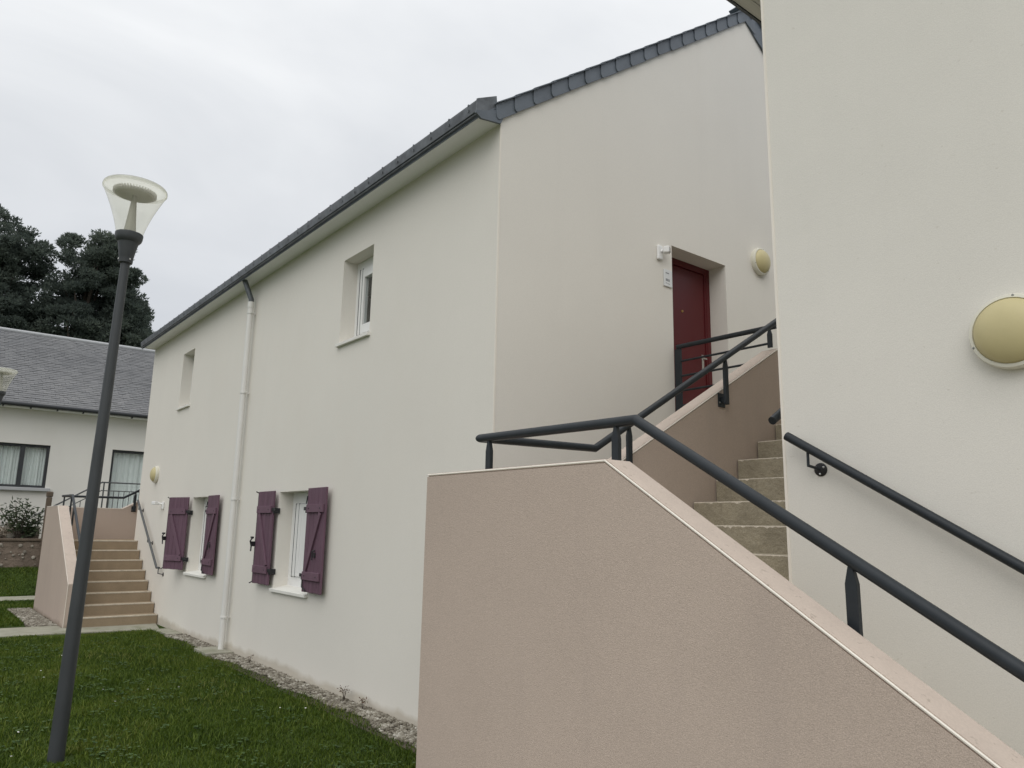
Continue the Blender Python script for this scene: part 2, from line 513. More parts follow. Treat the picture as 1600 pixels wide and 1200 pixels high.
def sub(name, parent, loc):
    """an Empty for a part that is made of pieces"""
    o = bpy.data.objects.new(name, None)
    o.empty_display_size = 0.1
    COL.objects.link(o)
    o.parent = parent
    o.location = Vector(loc) - ORG[parent.name]
    ORG[o.name] = Vector(loc)
    return o


def np_mesh(name, verts, faces, mat):
    """verts (n,3), faces (m,k) arrays of one k"""
    me = bpy.data.meshes.new(name)
    n, k = len(faces), faces.shape[1]
    me.vertices.add(len(verts)); me.vertices.foreach_set('co', verts.astype(np.float32).ravel())
    me.loops.add(n * k); me.loops.foreach_set('vertex_index', faces.astype(np.int32).ravel())
    me.polygons.add(n)
    me.polygons.foreach_set('loop_start', np.arange(0, n * k, k, dtype=np.int32))
    me.update(calc_edges=True)
    me.materials.append(mat)
    return me


def wall_y(mb, y, x0, x1, z0, z1, holes, depth, face=-1):
    """wall sheet in a plane of constant y with recessed openings (x0,x1,z0,z1); face -1 looks to -y"""
    xs = sorted({x0, x1, *[h[0] for h in holes], *[h[1] for h in holes]})
    zs = sorted({z0, z1, *[h[2] for h in holes], *[h[3] for h in holes]})
    for i in range(len(xs) - 1):
        for k in range(len(zs) - 1):
            a, b, c, d = xs[i], xs[i + 1], zs[k], zs[k + 1]
            if any(h[0] <= a and b <= h[1] and h[2] <= c and d <= h[3] for h in holes):
                continue
            mb.add([(a, y, c), (b, y, c), (b, y, d), (a, y, d)], [(0, 1, 2, 3)])
    yb = y - face * depth
    for a, b, c, d in holes:
        mb.add([(a, y, c), (a, y, d), (a, yb, d), (a, yb, c), (b, y, c), (b, y, d), (b, yb, d), (b, yb, c)],
               [(0, 1, 2, 3), (4, 7, 6, 5), (1, 5, 6, 2), (0, 3, 7, 4)])
    return mb


def swap(mb):
    """turn a y-plane wall into an x-plane one: (x,y,z) -> (y,x,z)"""
    mb.v = [(p[1], p[0], p[2]) for p in mb.v]
    mb.f = [tuple(reversed(f)) for f in mb.f]
    return mb


# ------------------------------------------------------------------ ground
YA, XG, XF = 4.183, -5.521, -18.65       # front wall, near gable, far gable of the long house
EAVE = 5.92


def ground_z(x, y):
    return 0.66 * min(1.0, max(0.0, (-23.7 - x) / 1.3))


gx = np.array([-400, -120, -60, -40, -30, -27, -25, -24.5, -24, -23.7, -23.2, -22.9, -22.4, -20, -16, -12, -8, -4, 0, 5, 20, 80, 400.])
gy = np.array([-400, -100, -40, -20, -10, -5, 0, 2, 4, 6, 10, 20, 60, 400.])
V = np.array([(x, y, ground_z(x, y)) for x in gx for y in gy])
ny = len(gy)
F = np.array([(i * ny + j, (i + 1) * ny + j, (i + 1) * ny + j + 1, i * ny + j + 1) for i in range(len(gx) - 1) for j in range(ny - 1)])
lawn = place('lawn', np_mesh('lawn', V, F, M_lawn), (0, 0, 0), kind='structure')


def path(name, poly, z=0.022):
    return MB().prism(poly, 2, -0.05, z).build(name, M_slab, kind='structure', bevel=0.006)


path('path', [(-16.95, -9), (-15.6, -9), (-15.45, 2.52), (-15.2, 4.0), (-16.12, 4.16), (-16.2, 2.585), (-16.6, 2.58)])
path('path', [(-4.2, -7), (8, -7), (8, 2.74), (1.2, 2.74), (1.2, 4.15), (-.28, 4.15), (-.28, 2.70), (-4.2, 2.70)])  # paving added out of view, bounces light onto soffit, walls and parapet
path('path', [(-23.55, -9), (-22.45, -9), (-22.3, 4.6), (-23.4, 4.6)])
path('apron', [(-15.19, 3.88), (-14.35, 3.92), (-14.35, 4.172), (-15.19, 4.172)], 0.03)
# gravel beds under the pebbles
MB().prism([(-14.33, 3.84), (-4.55, 3.72), (-4.55, 4.175), (-14.33, 4.175)], 2, -0.04, 0.012).build('gravel_bed', M_gravelbed, kind='structure')
MB().prism([(-20.3, 2.2), (-16.65, 2.1), (-16.65, 2.59), (-20.3, 2.59)], 2, -0.04, 0.012).build('gravel_bed', M_gravelbed, kind='structure')


def pebbles(n, place_fn, name):
    base = np.array([(1, 0, 0), (-1, 0, 0), (0, 1, 0), (0, -1, 0), (0, 0, 1), (0, 0, -1)], float)
    fb = np.array([(0, 2, 4), (2, 1, 4), (1, 3, 4), (3, 0, 4), (2, 0, 5), (1, 2, 5), (3, 1, 5), (0, 3, 5)])
    # one subdivision for rounder stones
    vs = list(map(tuple, base)); fs = []
    cache = {}

    def mid(i, j):
        k = (min(i, j), max(i, j))
        if k not in cache:
            p = (np.array(vs[i]) + np.array(vs[j])); p /= np.linalg.norm(p)
            vs.append(tuple(p)); cache[k] = len(vs) - 1
        return cache[k]
    for a, b, c in fb:
        ab, bc, ca = mid(a, b), mid(b, c), mid(c, a)
        fs += [(a, ab, ca), (ab, b, bc), (ca, bc, c), (ab, bc, ca)]
    bv, bf = np.array(vs), np.array(fs)
    P = place_fn(n)
    th = rng.uniform(0, 2 * np.pi, n)
    s = np.stack([rng.uniform(.010, .034, n), rng.uniform(.009, .024, n), rng.uniform(.008, .018, n)], 1)
    v = bv[None] * s[:, None, :] * rng.uniform(.8, 1.2, (n, len(bv), 1))
    c, q = np.cos(th)[:, None], np.sin(th)[:, None]
    x = v[..., 0] * c - v[..., 1] * q
    y = v[..., 0] * q + v[..., 1] * c
    v = np.stack([x, y, v[..., 2]], -1) + P[:, None, :]
    f = (bf[None] + (np.arange(n) * len(bv))[:, None, None]).reshape(-1, 3)
    return place(name, np_mesh(name, v.reshape(-1, 3), f, M_pebble), (0, 0, 0), kind='stuff')


def ragged_edge(x):
    return 3.895 + 0.04 * np.sin(x * 2.3) + 0.035 * np.sin(x * 5.1 + 1) - 0.10 * np.clip((x + 8) / 3, 0, 1)


def pb_front(n):
    x = rng.uniform(-14.35, -4.6, n)
    e0 = ragged_edge(x)
    y = e0 + (4.17 - e0) * rng.uniform(0, 1, n) ** 0.9
    return np.stack([x, y, 0.014 + 0.014 * rng.uniform(0, 1, n)], 1)


def pb_far(n):
    x = rng.uniform(-20.2, -16.65, n)
    return np.stack([x, rng.uniform(2.14, 2.57, n), np.full(n, 0.02)], 1)


pebbles(5600, pb_front, 'gravel')
pebbles(2200, pb_far, 'gravel')


def on_lawn(x, y):
    ok = (y < ragged_edge(x) + rng.normal(0, .025, len(x)))
    ok &= ~((x > -17.0 + 0 * y) & (x < -15.4))
    ok &= ~((x > -20.1) & (x < -15.2) & (y > 2.12))
    ok &= ~((x > -15.4) & (y > 3.86) & (x < -14.3))
    ok &= ~((x > -23.55) & (x < -22.3))
    ok &= (x > -25.0)
    ok &= ~((x > -4.45) & (y > 2.72))
    ok &= (np.hypot(x + 7.4, y - 1.3) > .10) & (np.hypot(x + 18.6, y - 1.33) > .1)
    return ok


def blades(n, x0, x1, y0, y1, hmin, hmax, w, mat, name):
    x = rng.uniform(x0, x1, n); y = rng.uniform(y0, y1, n)
    k = on_lawn(x, y); x, y = x[k], y[k]; n = len(x)
    patch = 0.5 + 0.5 * np.sin(x * 1.9 + 2 * np.sin(y * 1.3)) * np.sin(y * 2.3 + 1.5 * np.sin(x * .9))
    h = rng.uniform(hmin, hmax, n) * (0.7 + 0.5 * patch)
    z = 0.66 * np.clip((-23.7 - x) / 1.3, 0, 1)
    th = rng.uniform(0, 2 * np.pi, n)
    lean = rng.uniform(.15, 1.0, n) * h
    la = rng.uniform(0, 2 * np.pi, n)
    dx, dy = np.cos(th) * w / 2, np.sin(th) * w / 2
    lx, ly = np.cos(la) * lean, np.sin(la) * lean
    ww = rng.uniform(.6, 1.3, n)
    dx *= ww; dy *= ww
    v = np.empty((n, 5, 3))
    v[:, 0] = np.stack([x - dx, y - dy, z], 1)
    v[:, 1] = np.stack([x + dx, y + dy, z], 1)
    v[:, 2] = np.stack([x + dx * .8 + lx * .35, y + dy * .8 + ly * .35, z + h * .62], 1)
    v[:, 3] = np.stack([x - dx * .8 + lx * .35, y - dy * .8 + ly * .35, z + h * .62], 1)
    v[:, 4] = np.stack([x + lx, y + ly, z + h * rng.uniform(.85, 1.0, n)], 1)
    b = (np.arange(n) * 5)[:, None]
    # quad + tip triangle as three triangles
    f = np.concatenate([b + np.array([[0, 1, 2]]), b + np.array([[0, 2, 3]]), b + np.array([[3, 2, 4]])], 1).reshape(-1, 3)
    return place(name, np_mesh(name, v.reshape(-1, 3), f, mat), (0, 0, 0), kind='stuff')


blades(205000, -15.5, -4.2, -1.6, 3.95, .018, .050, .0085, M_grass, 'grass')
blades(26000, -15.5, -4.2, -1.6, 3.97, .05, .085, .0075, M_grass_tall, 'grass')
blades(60000, -25.2, -15.4, -1.5, 4.3, .03, .07, .016, M_grass, 'grass')


def clover(n_patch):
    vs, fs = [], []
    for _ in range(n_patch):
        px, py = rng.uniform(-14.5, -4.9), rng.uniform(-1.2, 3.7)
        if not on_lawn(np.array([px]), np.array([py]))[0]:
            continue
        r = rng.uniform(.03, .16)
        for _ in range(int(rng.integers(2, 14))):
            a, d = rng.uniform(0, 6.28), r * math.sqrt(rng.uniform())
            cx, cy, cz = px + d * math.cos(a), py + d * math.sin(a), rng.uniform(.026, .05)
            for q in range(3):
                t = q * 2.094 + a
                s = rng.uniform(.006, .012)
                c = np.array([cx + s * .8 * math.cos(t), cy + s * .8 * math.sin(t), cz])
                k = len(vs)
                tilt = rng.uniform(-.4, .4)
                for m in range(6):
                    u = m * 1.047
                    vs.append((c[0] + s * math.cos(u), c[1] + s * math.sin(u), c[2] + s * tilt * math.cos(u)))
                fs.append(tuple(range(k, k + 6)))
    return place('clover', np_mesh('clover', np.array(vs), np.array(fs), M_clover), (0, 0, 0), kind='stuff')


clover(520)
mb = MB()
for _ in range(22):
    x, y = random.uniform(-13, -5), random.uniform(-1, 3.6)
    if on_lawn(np.array([x]), np.array([y]))[0]:
        mb.lathe([(0.008, 0), (0.010, .004), (0.0, .006)], (x, y, .052), (random.uniform(-.3, .3), random.uniform(-.3, .3), 1), 7)
mb.build('daisies', M_daisy, kind='stuff')

# ------------------------------------------------------------------ the long house
house = thing('white_house', 'long cream house with plum shutters and a dark red door in its gable', 'house', (-12, 8.4, 0))
WIN_UP = [(-8.885, -8.07, 4.235, 5.372), (-16.17, -15.4, 4.215, 5.345)]
WIN_LO = [(-10.48, -9.36, 1.06, 2.372), (-14.56, -13.44, 1.06, 2.385)]
RIDGE_Y = 8.507
DEP = 2 * (RIDGE_Y - YA)
SL = 0.731
wall_y(MB(), YA, XF, XG, -0.1, EAVE + .05, WIN_UP + WIN_LO, 0.30).build('wall', M_cream, house, loc=(-12, YA, 3))
DOOR = (6.782, 7.836, 2.98, 5.275)
g = wall_y(MB(), XG, YA, YA + DEP, -0.1, EAVE + .05, [DOOR], 0.30, face=1)
g.add([(YA, XG, EAVE + .05), (YA + DEP, XG, EAVE + .05), (RIDGE_Y, XG, EAVE + .05 + SL * DEP / 2)], [(0, 1, 2)])
swap(g).build('wall', M_cream, house)
MB().add([(XF, YA, -.1), (XF, YA + DEP, -.1), (XF, YA + DEP, EAVE + .05), (XF, RIDGE_Y, EAVE + .05 + SL * DEP / 2), (XF, YA, EAVE + .05)], [(0, 1, 2, 3, 4)]).build('wall', M_cream, house)
MB().add([(XF, YA + DEP, -.1), (XG, YA + DEP, -.1), (XG, YA + DEP, EAVE + .05), (XF, YA + DEP, EAVE + .05)], [(3, 2, 1, 0)]).build('wall', M_cream, house)
# pale corner bead
MB().box(XG - .012, XG + .004, YA - .004, YA + .012, 0, 5.91).build('corner_bead', M_bead, house)

# roof: two slopes of a thick slab, overhanging eaves
EO = 0.273                               # eaves overhang
ang = math.atan(SL)


def roof_z(y):
    """underside of the roof at the wall plane line"""
    return EAVE + .03 + SL * (RIDGE_Y - YA - abs(y - RIDGE_Y))


up_n = Vector((0, -math.sin(ang), math.cos(ang)))
y_e = YA - EO
roof = MB()
TH = 0.135
roof.prism([(YA - .02, roof_z(YA) + .0), (RIDGE_Y, roof_z(RIDGE_Y)), (RIDGE_Y, roof_z(RIDGE_Y) + TH), (y_e, roof_z(y_e) + TH), (y_e, roof_z(y_e) + TH - .03), (YA - .02, roof_z(YA) + TH - .03)], 0, XF - .06, XG + .02)
roof.build('roof', M_slate, house, label='front slope of dark slates')
MB().prism([(RIDGE_Y, roof_z(RIDGE_Y)), (RIDGE_Y, roof_z(RIDGE_Y) + TH), (YA + DEP + EO, roof_z(y_e) + TH), (YA + DEP + EO, roof_z(y_e) + TH - .05), (YA + DEP + .02, roof_z(YA))], 0, XF - .06, XG + .02).build('roof', M_slate, house)
rc = MB()
for i in range(33):
    x0 = XF - .05 + i * .4
    rc.prism([(RIDGE_Y - .13, roof_z(RIDGE_Y) + TH - .07), (RIDGE_Y, roof_z(RIDGE_Y) + TH + .045), (RIDGE_Y + .13, roof_z(RIDGE_Y) + TH - .07), (RIDGE_Y, roof_z(RIDGE_Y) + TH + .02)], 0, x0, min(x0 + .42, XG + .09))
rc.build('ridge_cap', M_slate, house, kind='stuff')


def verge(side):
    """hung slates that close the gable end of the roof, and the roof-edge slates lying above them"""
    sy = 1 if side == 0 else -1

    def W(d, h):      # d along the slope from the eaves end, h up from the underside
        y = (YA - .05) + d * math.cos(ang) - h * math.sin(ang) * 0.0
        y = y if side == 0 else 2 * RIDGE_Y - y
        z = roof_z(YA - .05) + d * math.sin(ang) + h / math.cos(ang) * 1.0
        return y, z
    L = (RIDGE_Y - YA + .05) / math.cos(ang)
    pitch = 0.307
    n = int(math.ceil(L / pitch))
    for i in range(n):
        d0, d1 = i * pitch - .045, min((i + 1) * pitch + .0, L)
        if i == 0:
            d0 = -.02
        j = random.uniform(-.004, .004)
        lo, hi = -.012 + j, (.132 if side == 0 else .24)
        # lower downhill corner is rounded off
        pts = [W(d1, lo), W(d1, hi), W(d0 - .02, hi)]
        for q in range(5):
            a = q / 4 * math.pi / 2
            pts.append(W(d0 + .045 * (1 - math.cos(a)) - .02 * (1 - q / 4), lo + .06 * (1 - math.sin(a))))
        off = .030 + .008 * (1 if i % 1 == 0 else 0)
        m = MB()
        x_hi, x_lo = XG + off + .012, XG + off
        # the downhill end stands prouder, overlapping the next slate below
        k = len(pts)
        vs = []
        for (yy, zz), dd in zip(pts, [d1, d1, d0, d0, d0, d0, d0, d0]):
            vs.append((XG + .016 + (.022 if dd == d0 else .006), yy, zz))
        for (yy, zz), dd in zip(pts, [d1, d1, d0, d0, d0, d0, d0, d0]):
            vs.append((XG + .008 + (.014 if dd == d0 else -.002), yy, zz))
        m.add(vs, [tuple(range(k)), tuple(range(2 * k - 1, k - 1, -1))] + [(a, a + k, (a + 1) % k + k, (a + 1) % k) for a in range(k)])
        if side == 1:
            m.f = [tuple(reversed(f)) for f in m.f]
        m.build('slate', M_slate, house)
        # slate lying on the roof edge above
        a0, a1 = d0 - .03, d1
        q0, q1 = W(a0, hi + .015), W(a1, hi + .006)
        p0, p1 = W(a0, hi + .005), W(a1, hi - .004)
        MB().add([(XG - .25, *p0), (XG + .058, *p0), (XG + .058, *p1), (XG - .25, *p1), (XG - .25, *q0), (XG + .058, *q0), (XG + .058, *q1), (XG - .25, *q1)],
                 [(0, 3, 2, 1), (4, 5, 6, 7), (0, 1, 5, 4), (1, 2, 6, 5), (2, 3, 7, 6), (3, 0, 4, 7)]).build('slate', M_slate, house)


verge(0)
verge(1)
# soffit, fascia and zinc gutter along the front eaves
MB().box(XF - .04, XG - .004, y_e + .02, YA + .01, EAVE - .03, EAVE).build('soffit', M_soffit, house)
MB().box(XF - .04, XG + .0, y_e - .004, y_e + .018, EAVE - .034, EAVE + .06).build('fascia', M_zinc, house)
gut = MB()
gut.prism([(y_e - .030, EAVE - .012), (y_e - .008, EAVE - .02), (y_e - .008, EAVE + .08), (y_e + .03, EAVE + .088), (y_e + .03, EAVE + .098), (y_e - .042, EAVE + .098), (y_e - .042, EAVE + .08)], 0, XF - .05, XG + .012)
gut.build('gutter', M_zinc, house, bevel=.004)
MB().tube([(XF - .05, y_e - .02, EAVE - .036), (XG + .01, y_e - .02, EAVE - .036)], .008, 8).build('drip_bead', M_zinc, house)
hk = MB()
for i in range(38):
    x = XG - .12 - i * .345
    hk.box(x - .009, x + .009, y_e - .046, y_e + .0, EAVE + .088, EAVE + .105)
    hk.box(x - .007, x + .007, y_e - .046, y_e - .040, EAVE + .02, EAVE + .05)
hk.build('gutter_hooks', M_zinc, house, kind='stuff')
# turned-up end of the gutter above the corner, and the slate cheek below it
MB().prism([(3.88, 6.04), (3.896, 6.05), (4.117, 6.16), (4.13, 6.03), (3.94, 5.90), (3.88, 5.92)], 0, XG + .0, XG + .0115).build('gutter_end', M_zinc, house)
MB().prism([(y_e - .04, EAVE + .11), (3.945, EAVE + .06), (4.0, EAVE + .10), (4.0, EAVE - .03), (y_e - .04, EAVE - .04)], 0, XG + .0125, XG + .024).build('gutter_stop', M_zinc, house)
MB().prism([(3.86, 5.90), (3.86, 5.876), (3.92, 5.836), (4.165, 5.869), (4.188, 5.926), (4.186, 6.03), (3.98, 5.94)], 0, XG + .006, XG + .03).build('slate', M_slate, house)

# rainwater pipe
PX, PY = -12.1, 4.09
pipe = MB().tube([(PX, PY, .02), (PX, PY, 5.52)], .044, 16).build('drainpipe', M_pipe, house, smooth=True, loc=(PX, PY, 2.7))
MB().tube([(PX, PY, 5.50), (PX, PY, 5.56), (PX - .06, PY - .12, 5.895)], .043, 12).build('elbow', M_zinc, pipe, smooth=True)
for z in (5.33, 4.0, 2.30, .52):
    c = MB().lathe([(.045, -.014), (.053, -.014), (.053, .014), (.045, .014)], (PX, PY, z), n=16)
    c.box(PX - .075, PX + .075, PY - .012, PY + .012, z - .012, z + .012)
    c.box(PX - .012, PX + .012, PY + .05, YA - .002, z - .012, z + .012)
    c.build('clamp', M_pipe, pipe)
MB().lathe([(.044, .0), (.051, .0), (.051, .1), (.044, .1)], (PX, PY, 5.42), n=16).build('collar', M_pipe, pipe)
tag(MB().prism([(-12.45, 3.80), (-11.80, 3.78), (-11.78, 4.17), (-12.43, 4.17)], 2, -.02, .055).build('splash_slab', M_slab, bevel=.008), 'flat concrete slab in the gravel under the white rainwater pipe', 'slab')


def window_y(x0, x1, z0, z1, sill=True, mull=False):
    yf = YA + .20
    w = .16 if mull else .12
    sw = .19 if mull else .12
    fr = MB()
    fr.box(x0, x0 + w, yf, yf + .07, z0, z1).box(x1 - w, x1, yf, yf + .07, z0, z1)
    fr.box(x0 + w, x1 - w, yf, yf + .07, z0, z0 + w).box(x0 + w, x1 - w, yf, yf + .07, z1 - w, z1)
    f = fr.build('window', M_pvc, house, bevel=.004)
    xm = [(x0 + w, x1 - w)] if not mull else [(x0 + w, (x0 + x1) / 2), ((x0 + x1) / 2, x1 - w)]
    for a, b in xm:
        s = MB()
        a2, b2, c2, d2 = a + .006, b - .006, z0 + w + .006, z1 - w - .006
        s.box(a2, a2 + sw, yf - .018, yf + .05, c2, d2).box(b2 - sw, b2, yf - .018, yf + .05, c2, d2)
        s.box(a2 + sw, b2 - sw, yf - .018, yf + .05, c2, c2 + sw).box(a2 + sw, b2 - sw, yf - .018, yf + .05, d2 - sw, d2)
        s.build('sash', M_pvc, f, bevel=.004)
        MB().box(a2 + sw - .005, b2 - sw + .005, yf + .01, yf + .014, c2 + sw - .005, d2 - sw + .005).build('pane', M_glass, f)
        for ga in (a2 - .0125, a2 + sw * .52):
            MB().box(ga, ga + .009, yf - .0195, yf - .004, c2 - .01, d2 + .01).build('gasket', M_gasket, f)
    MB().prism([(YA - .045, z0 - .005), (YA + .2, z0 + .035), (YA + .2, z0 - .03), (YA - .045, z0 - .045)], 0, x0 - .03, x1 + .03).build('sill', M_sill, f, bevel=.004)
    MB().box(x0 + .02, x1 - .02, yf + .45, yf + .46, z0, z1).build('blind', M_curtain, f)
    return f


# dark rooms behind the windows
for x0, x1, z0, z1 in WIN_UP + WIN_LO:
    window_y(x0, x1, z0, z1, mull=(x1 - x0 > 1))


def shutter(hx, side, z0, z1, width, swing):
    """ledged and braced leaf hung on the jamb at hx; side -1 opens towards -x; swing lifts the free edge off the wall"""
    root = sub('shutter', house, (hx, YA, (z0 + z1) / 2))
    a = R(swing)
    U = Vector((side * math.cos(a), -math.sin(a), 0))     # along the leaf
    O = Vector((-side * math.sin(a), -math.cos(a), 0)) * 1.0
    if O.y > 0:
        O = -O
    base = Vector((hx, YA - .055, 0))

    def piece(name, u0, u1, n0, n1, za, zb, mat, bevel=.004):
        m = MB()
        c = base + U * ((u0 + u1) / 2) + O * ((n0 + n1) / 2) + Vector((0, 0, (za + zb) / 2))
        m.obox(c, U * ((u1 - u0) / 2), O * ((n1 - n0) / 2), (0, 0, (zb - za) / 2))
        return m.build(name, mat, root, bevel=bevel)
    k = 5
    for i in range(k):
        w = width / k
        piece('plank', .01 + i * w + .0015, .01 + (i + 1) * w - .0015, 0 + random.uniform(-.001, .001), .026, z0 + (.004 if i % 2 else 0), z1, M_plum, .005)
    zt, zb_ = z1 - .26, z0 + .20
    piece('ledge', .045, width - .02, .027, .052, zt - .05, zt + .05, M_plum_b)
    piece('ledge', .045, width - .02, .027, .052, zb_ - .05, zb_ + .05, M_plum_b)
    for uu in (.12, width - .1):
        for zz in (zt, zb_):
            m = MB().lathe([(.0, .006), (.008, .004), (.009, 0)], base + U * uu + O * .052 + Vector((0, 0, zz)), O, 8)
            m.build('bolt', M_black, root)
    # brace from the free edge at the top to the hinge edge at the bottom
    p0 = base + U * (.10) + O * .039 + Vector((0, 0, zb_ + .055))
    p1 = base + U * (width - .10) + O * .039 + Vector((0, 0, zt - .055))
    d = p1 - p0
    s = d.cross(O).normalized()
    m = MB().obox((p0 + p1) / 2, d / 2, O * .0115, s * .035)
    m.build('brace', M_plum_b, root, bevel=.003)
    for zz in (zt, zb_):
        piece('hinge', -.075, .05, .0265, .034, zz - .022, zz + .022, M_black, .002)
        c = base + U * -.03 + Vector((0, 0, zz))
        MB().box(hx - .016 * 1 - .01 * side, hx + .016 - .01 * side, YA - .085, YA + .01, zz - .055, zz + .02).build('hinge_pin', M_black, root, bevel=.003)
    zm = (z0 + z1) / 2
    if side < 0:
        # espagnolette bar on the free edge with hooks at both ends and its handle
        e0 = base + U * (width + .012) + O * .02
        m = MB().tube([e0 + O * .045 + Vector((0, 0, z0 + .0)), e0 + Vector((0, 0, z0 + .02)), e0 + Vector((0, 0, z1 - .02)), e0 + O * .045 + Vector((0, 0, z1 - .0))], .008, 8)
        m.build('espagnolette', M_black, root)
        m = MB().obox(e0 + O * .03 + Vector((0, 0, zm - .10)), U * .018, O * .03, (0, 0, .035))
        m.tube([e0 + O * .05 + Vector((0, 0, zm - .02)), e0 + O * .075 + Vector((0, 0, zm - .06)), e0 + O * .045 + U * .03 + Vector((0, 0, zm - .13)), e0 + O * .06 + Vector((0, 0, zm - .2))], .011, 8)
        m.obox(e0 + O * .045 + U * .015 + Vector((0, 0, zm - .01)), U * .035, O * .012, (0, 0, .014))
        m.build('handle', M_black, root)
    else:
        c = base + U * (width * .62) + O * .03
        m = MB().tube([c + Vector((0, 0, z0 + .52)), c + O * .03 + Vector((0, 0, z0 + .50)), c + O * .03 + Vector((0, 0, z0 + .40))], .009, 8)
        m.obox(c + Vector((0, 0, z0 + .46)), U * .028, O * .006, (0, 0, .03))
        m.build('catch', M_black, root)
        c = base + U * .02 + O * .03
        m = MB().tube([c + Vector((0, 0, z1 - .10)), c + O * .012 + Vector((0, 0, z1 - .20))], .008, 8)
        m.tube([c + Vector((0, 0, z0 + .16)), c + O * .014 + U * .03 + Vector((0, 0, z0 + .06)), c + O * .014 + U * .15 + Vector((0, 0, z0 + .02))], .008, 8)
        m.build('bolt_rod', M_black, root)
    return root


def shutter_pair(w, s1, s2):
    z0, z1 = 1.095, 2.388
    shutter(w[0], -1, z0, z1, .565, s1)
    shutter(w[1], 1, z0, z1, .565, s2)


shutter_pair(WIN_LO[0], 1.0, 1.0)
shutter_pair(WIN_LO[1], 19, 1.0)

# door in the gable
d0, d1, dz0, dz1 = DOOR
xf = XG - .27
fr = MB().box(xf - .06, xf + .02, d0, d0 + .07, dz0, dz1).box(xf - .06, xf + .02, d1 - .07, d1, dz0, dz1).box(xf - .06, xf + .02, d0 + .07, d1 - .07, dz1 - .08, dz1)
door = fr.build('door', M_red, house, bevel=.006, label='dark red door set back in the gable')
lf = MB().box(xf - .04, xf - .0, d0 + .074, d1 - .074, dz0 + .02, dz1 - .084)
lf.build('leaf', M_red, door, bevel=.008)
MB().box(xf + .0005, xf + .012, d1 - .10, d1 - .068, dz0 + .02, dz1 - .08).build('rebate_strip', M_red, door, bevel=.004)
h = MB().box(xf, xf + .008, d1 - .185, d1 - .145, 3.88, 4.12)
h.build('handle_plate', M_steel, door, bevel=.003)
MB().tube([(xf + .004, d1 - .165, 4.06), (xf + .055, d1 - .165, 4.06), (xf + .06, d1 - .29, 4.06)], .011, 10).build('handle', M_steel, door, smooth=True)
MB().lathe([(0, .012), (.012, .012), (.017, 0)], (xf, (d0 + d1) / 2 - .02, 4.62), (1, 0, 0), 12).build('peephole', M_brass, door)
MB().box(XG - .22, XG + .02, d0 - .0, d1 + .0, dz0 - .02, dz0 + .012).build('threshold', M_slab, house)


def bulkhead(name, c, axis, r, label):
    t = thing(name, label, 'wall light', c, 'round bulkhead lights on the house walls')
    A = Vector(axis)
    MB().lathe([(r * .80, 0), (r * .96, .0), (r, .02), (r, .048), (r * .97, .062), (r * .89, .066), (r * .86, .055)], c, axis, 40).build('ring', M_ring, t, smooth=True)
    pr = [(r * .875 * math.cos(q * math.pi / 20), .05 + .085 * math.sin(q * math.pi / 20)) for q in range(11)]
    MB().lathe(pr, c, axis, 40).build('diffuser', M_diff, t, smooth=True)
    side = A.cross(Vector((0, 0, 1))).normalized()
    for k in range(3):
        an = R(100 + 120 * k)
        p = Vector(c) + (side * math.cos(an) + Vector((0, 0, math.sin(an)))) * r * .935 + A * .058
        MB().lathe([(.007, -.006), (.007, .006), (.002, .008)], p, axis, 8).build('screw', M_lens, t)
    return t


bulkhead('wall_light', (XG, 8.585, 5.50), (1, 0, 0), .185, 'round yellowed wall light beside the dark red door')
bulkhead('wall_light', (-17.30, YA, 2.925), (0, -1, 0), .175, 'small round wall light above the farther stair')

# motion sensor lamps
sl = thing('sensor_light', 'small white motion sensor lamp at the top corner of the red door', 'sensor', (XG, 6.56, 5.13))
MB().box(XG, XG + .035, 6.50, 6.59, 5.03, 5.21).build('body', M_pvc, sl, bevel=.018, segs=3)
MB().tube([(XG + .03, 6.55, 5.13), (XG + .06, 6.575, 5.15)], .016, 10).build('arm', M_pvc, sl)
MB().obox((XG + .075, 6.60, 5.15), (.03, .02, 0), (-.024, .036, 0), (0, 0, .04)).build('head', M_pvc, sl, bevel=.012)
MB().obox((XG + .107, 6.622, 5.15), (.003, .002, 0), (-.017, .025, 0), (0, 0, .026)).build('lens', M_lens, sl)
sl = thing('sensor_light', 'small white motion sensor lamp beside the half open plum shutter', 'sensor', (-16.5, YA, 2.31))
MB().box(-16.54, -16.46, YA - .04, YA, 2.19, 2.34).build('body', M_pvc, sl, bevel=.015)
MB().tube([(-16.5, YA - .03, 2.29), (-16.54, YA - .1, 2.31)], .016, 10).build('arm', M_pvc, sl)
MB().obox((-16.57, YA - .15, 2.31), (.05, .02, 0), (.02, -.05, 0), (0, 0, .035)).build('head', M_pvc, sl, bevel=.012)
# door number plate
npl = thing('door_plate', 'small white number plate on the wall beside the red door', 'sign', (XG, 6.68, 4.84))
MB().box(XG + .004, XG + .016, 6.615, 6.765, 4.735, 4.945).build('plate', M_plate, npl, bevel=.006)
MB().box(XG, XG + .004, 6.625, 6.755, 4.745, 4.935).build('backing', M_gasket, npl)
tx = MB()
for i, (a, b, z, hh) in enumerate(((6.645, 6.705, 4.893, .012), (6.645, 6.665, 4.80, .030), (6.671, 6.689, 4.80, .030), (6.696, 6.712, 4.797, .030), (6.645, 6.668, 4.772, .006), (6.674, 6.716, 4.768, .006))):
    tx.box(XG + .0162, XG + .0172, a, b, z, z + hh)
tx.build('lettering', M_ink, npl)

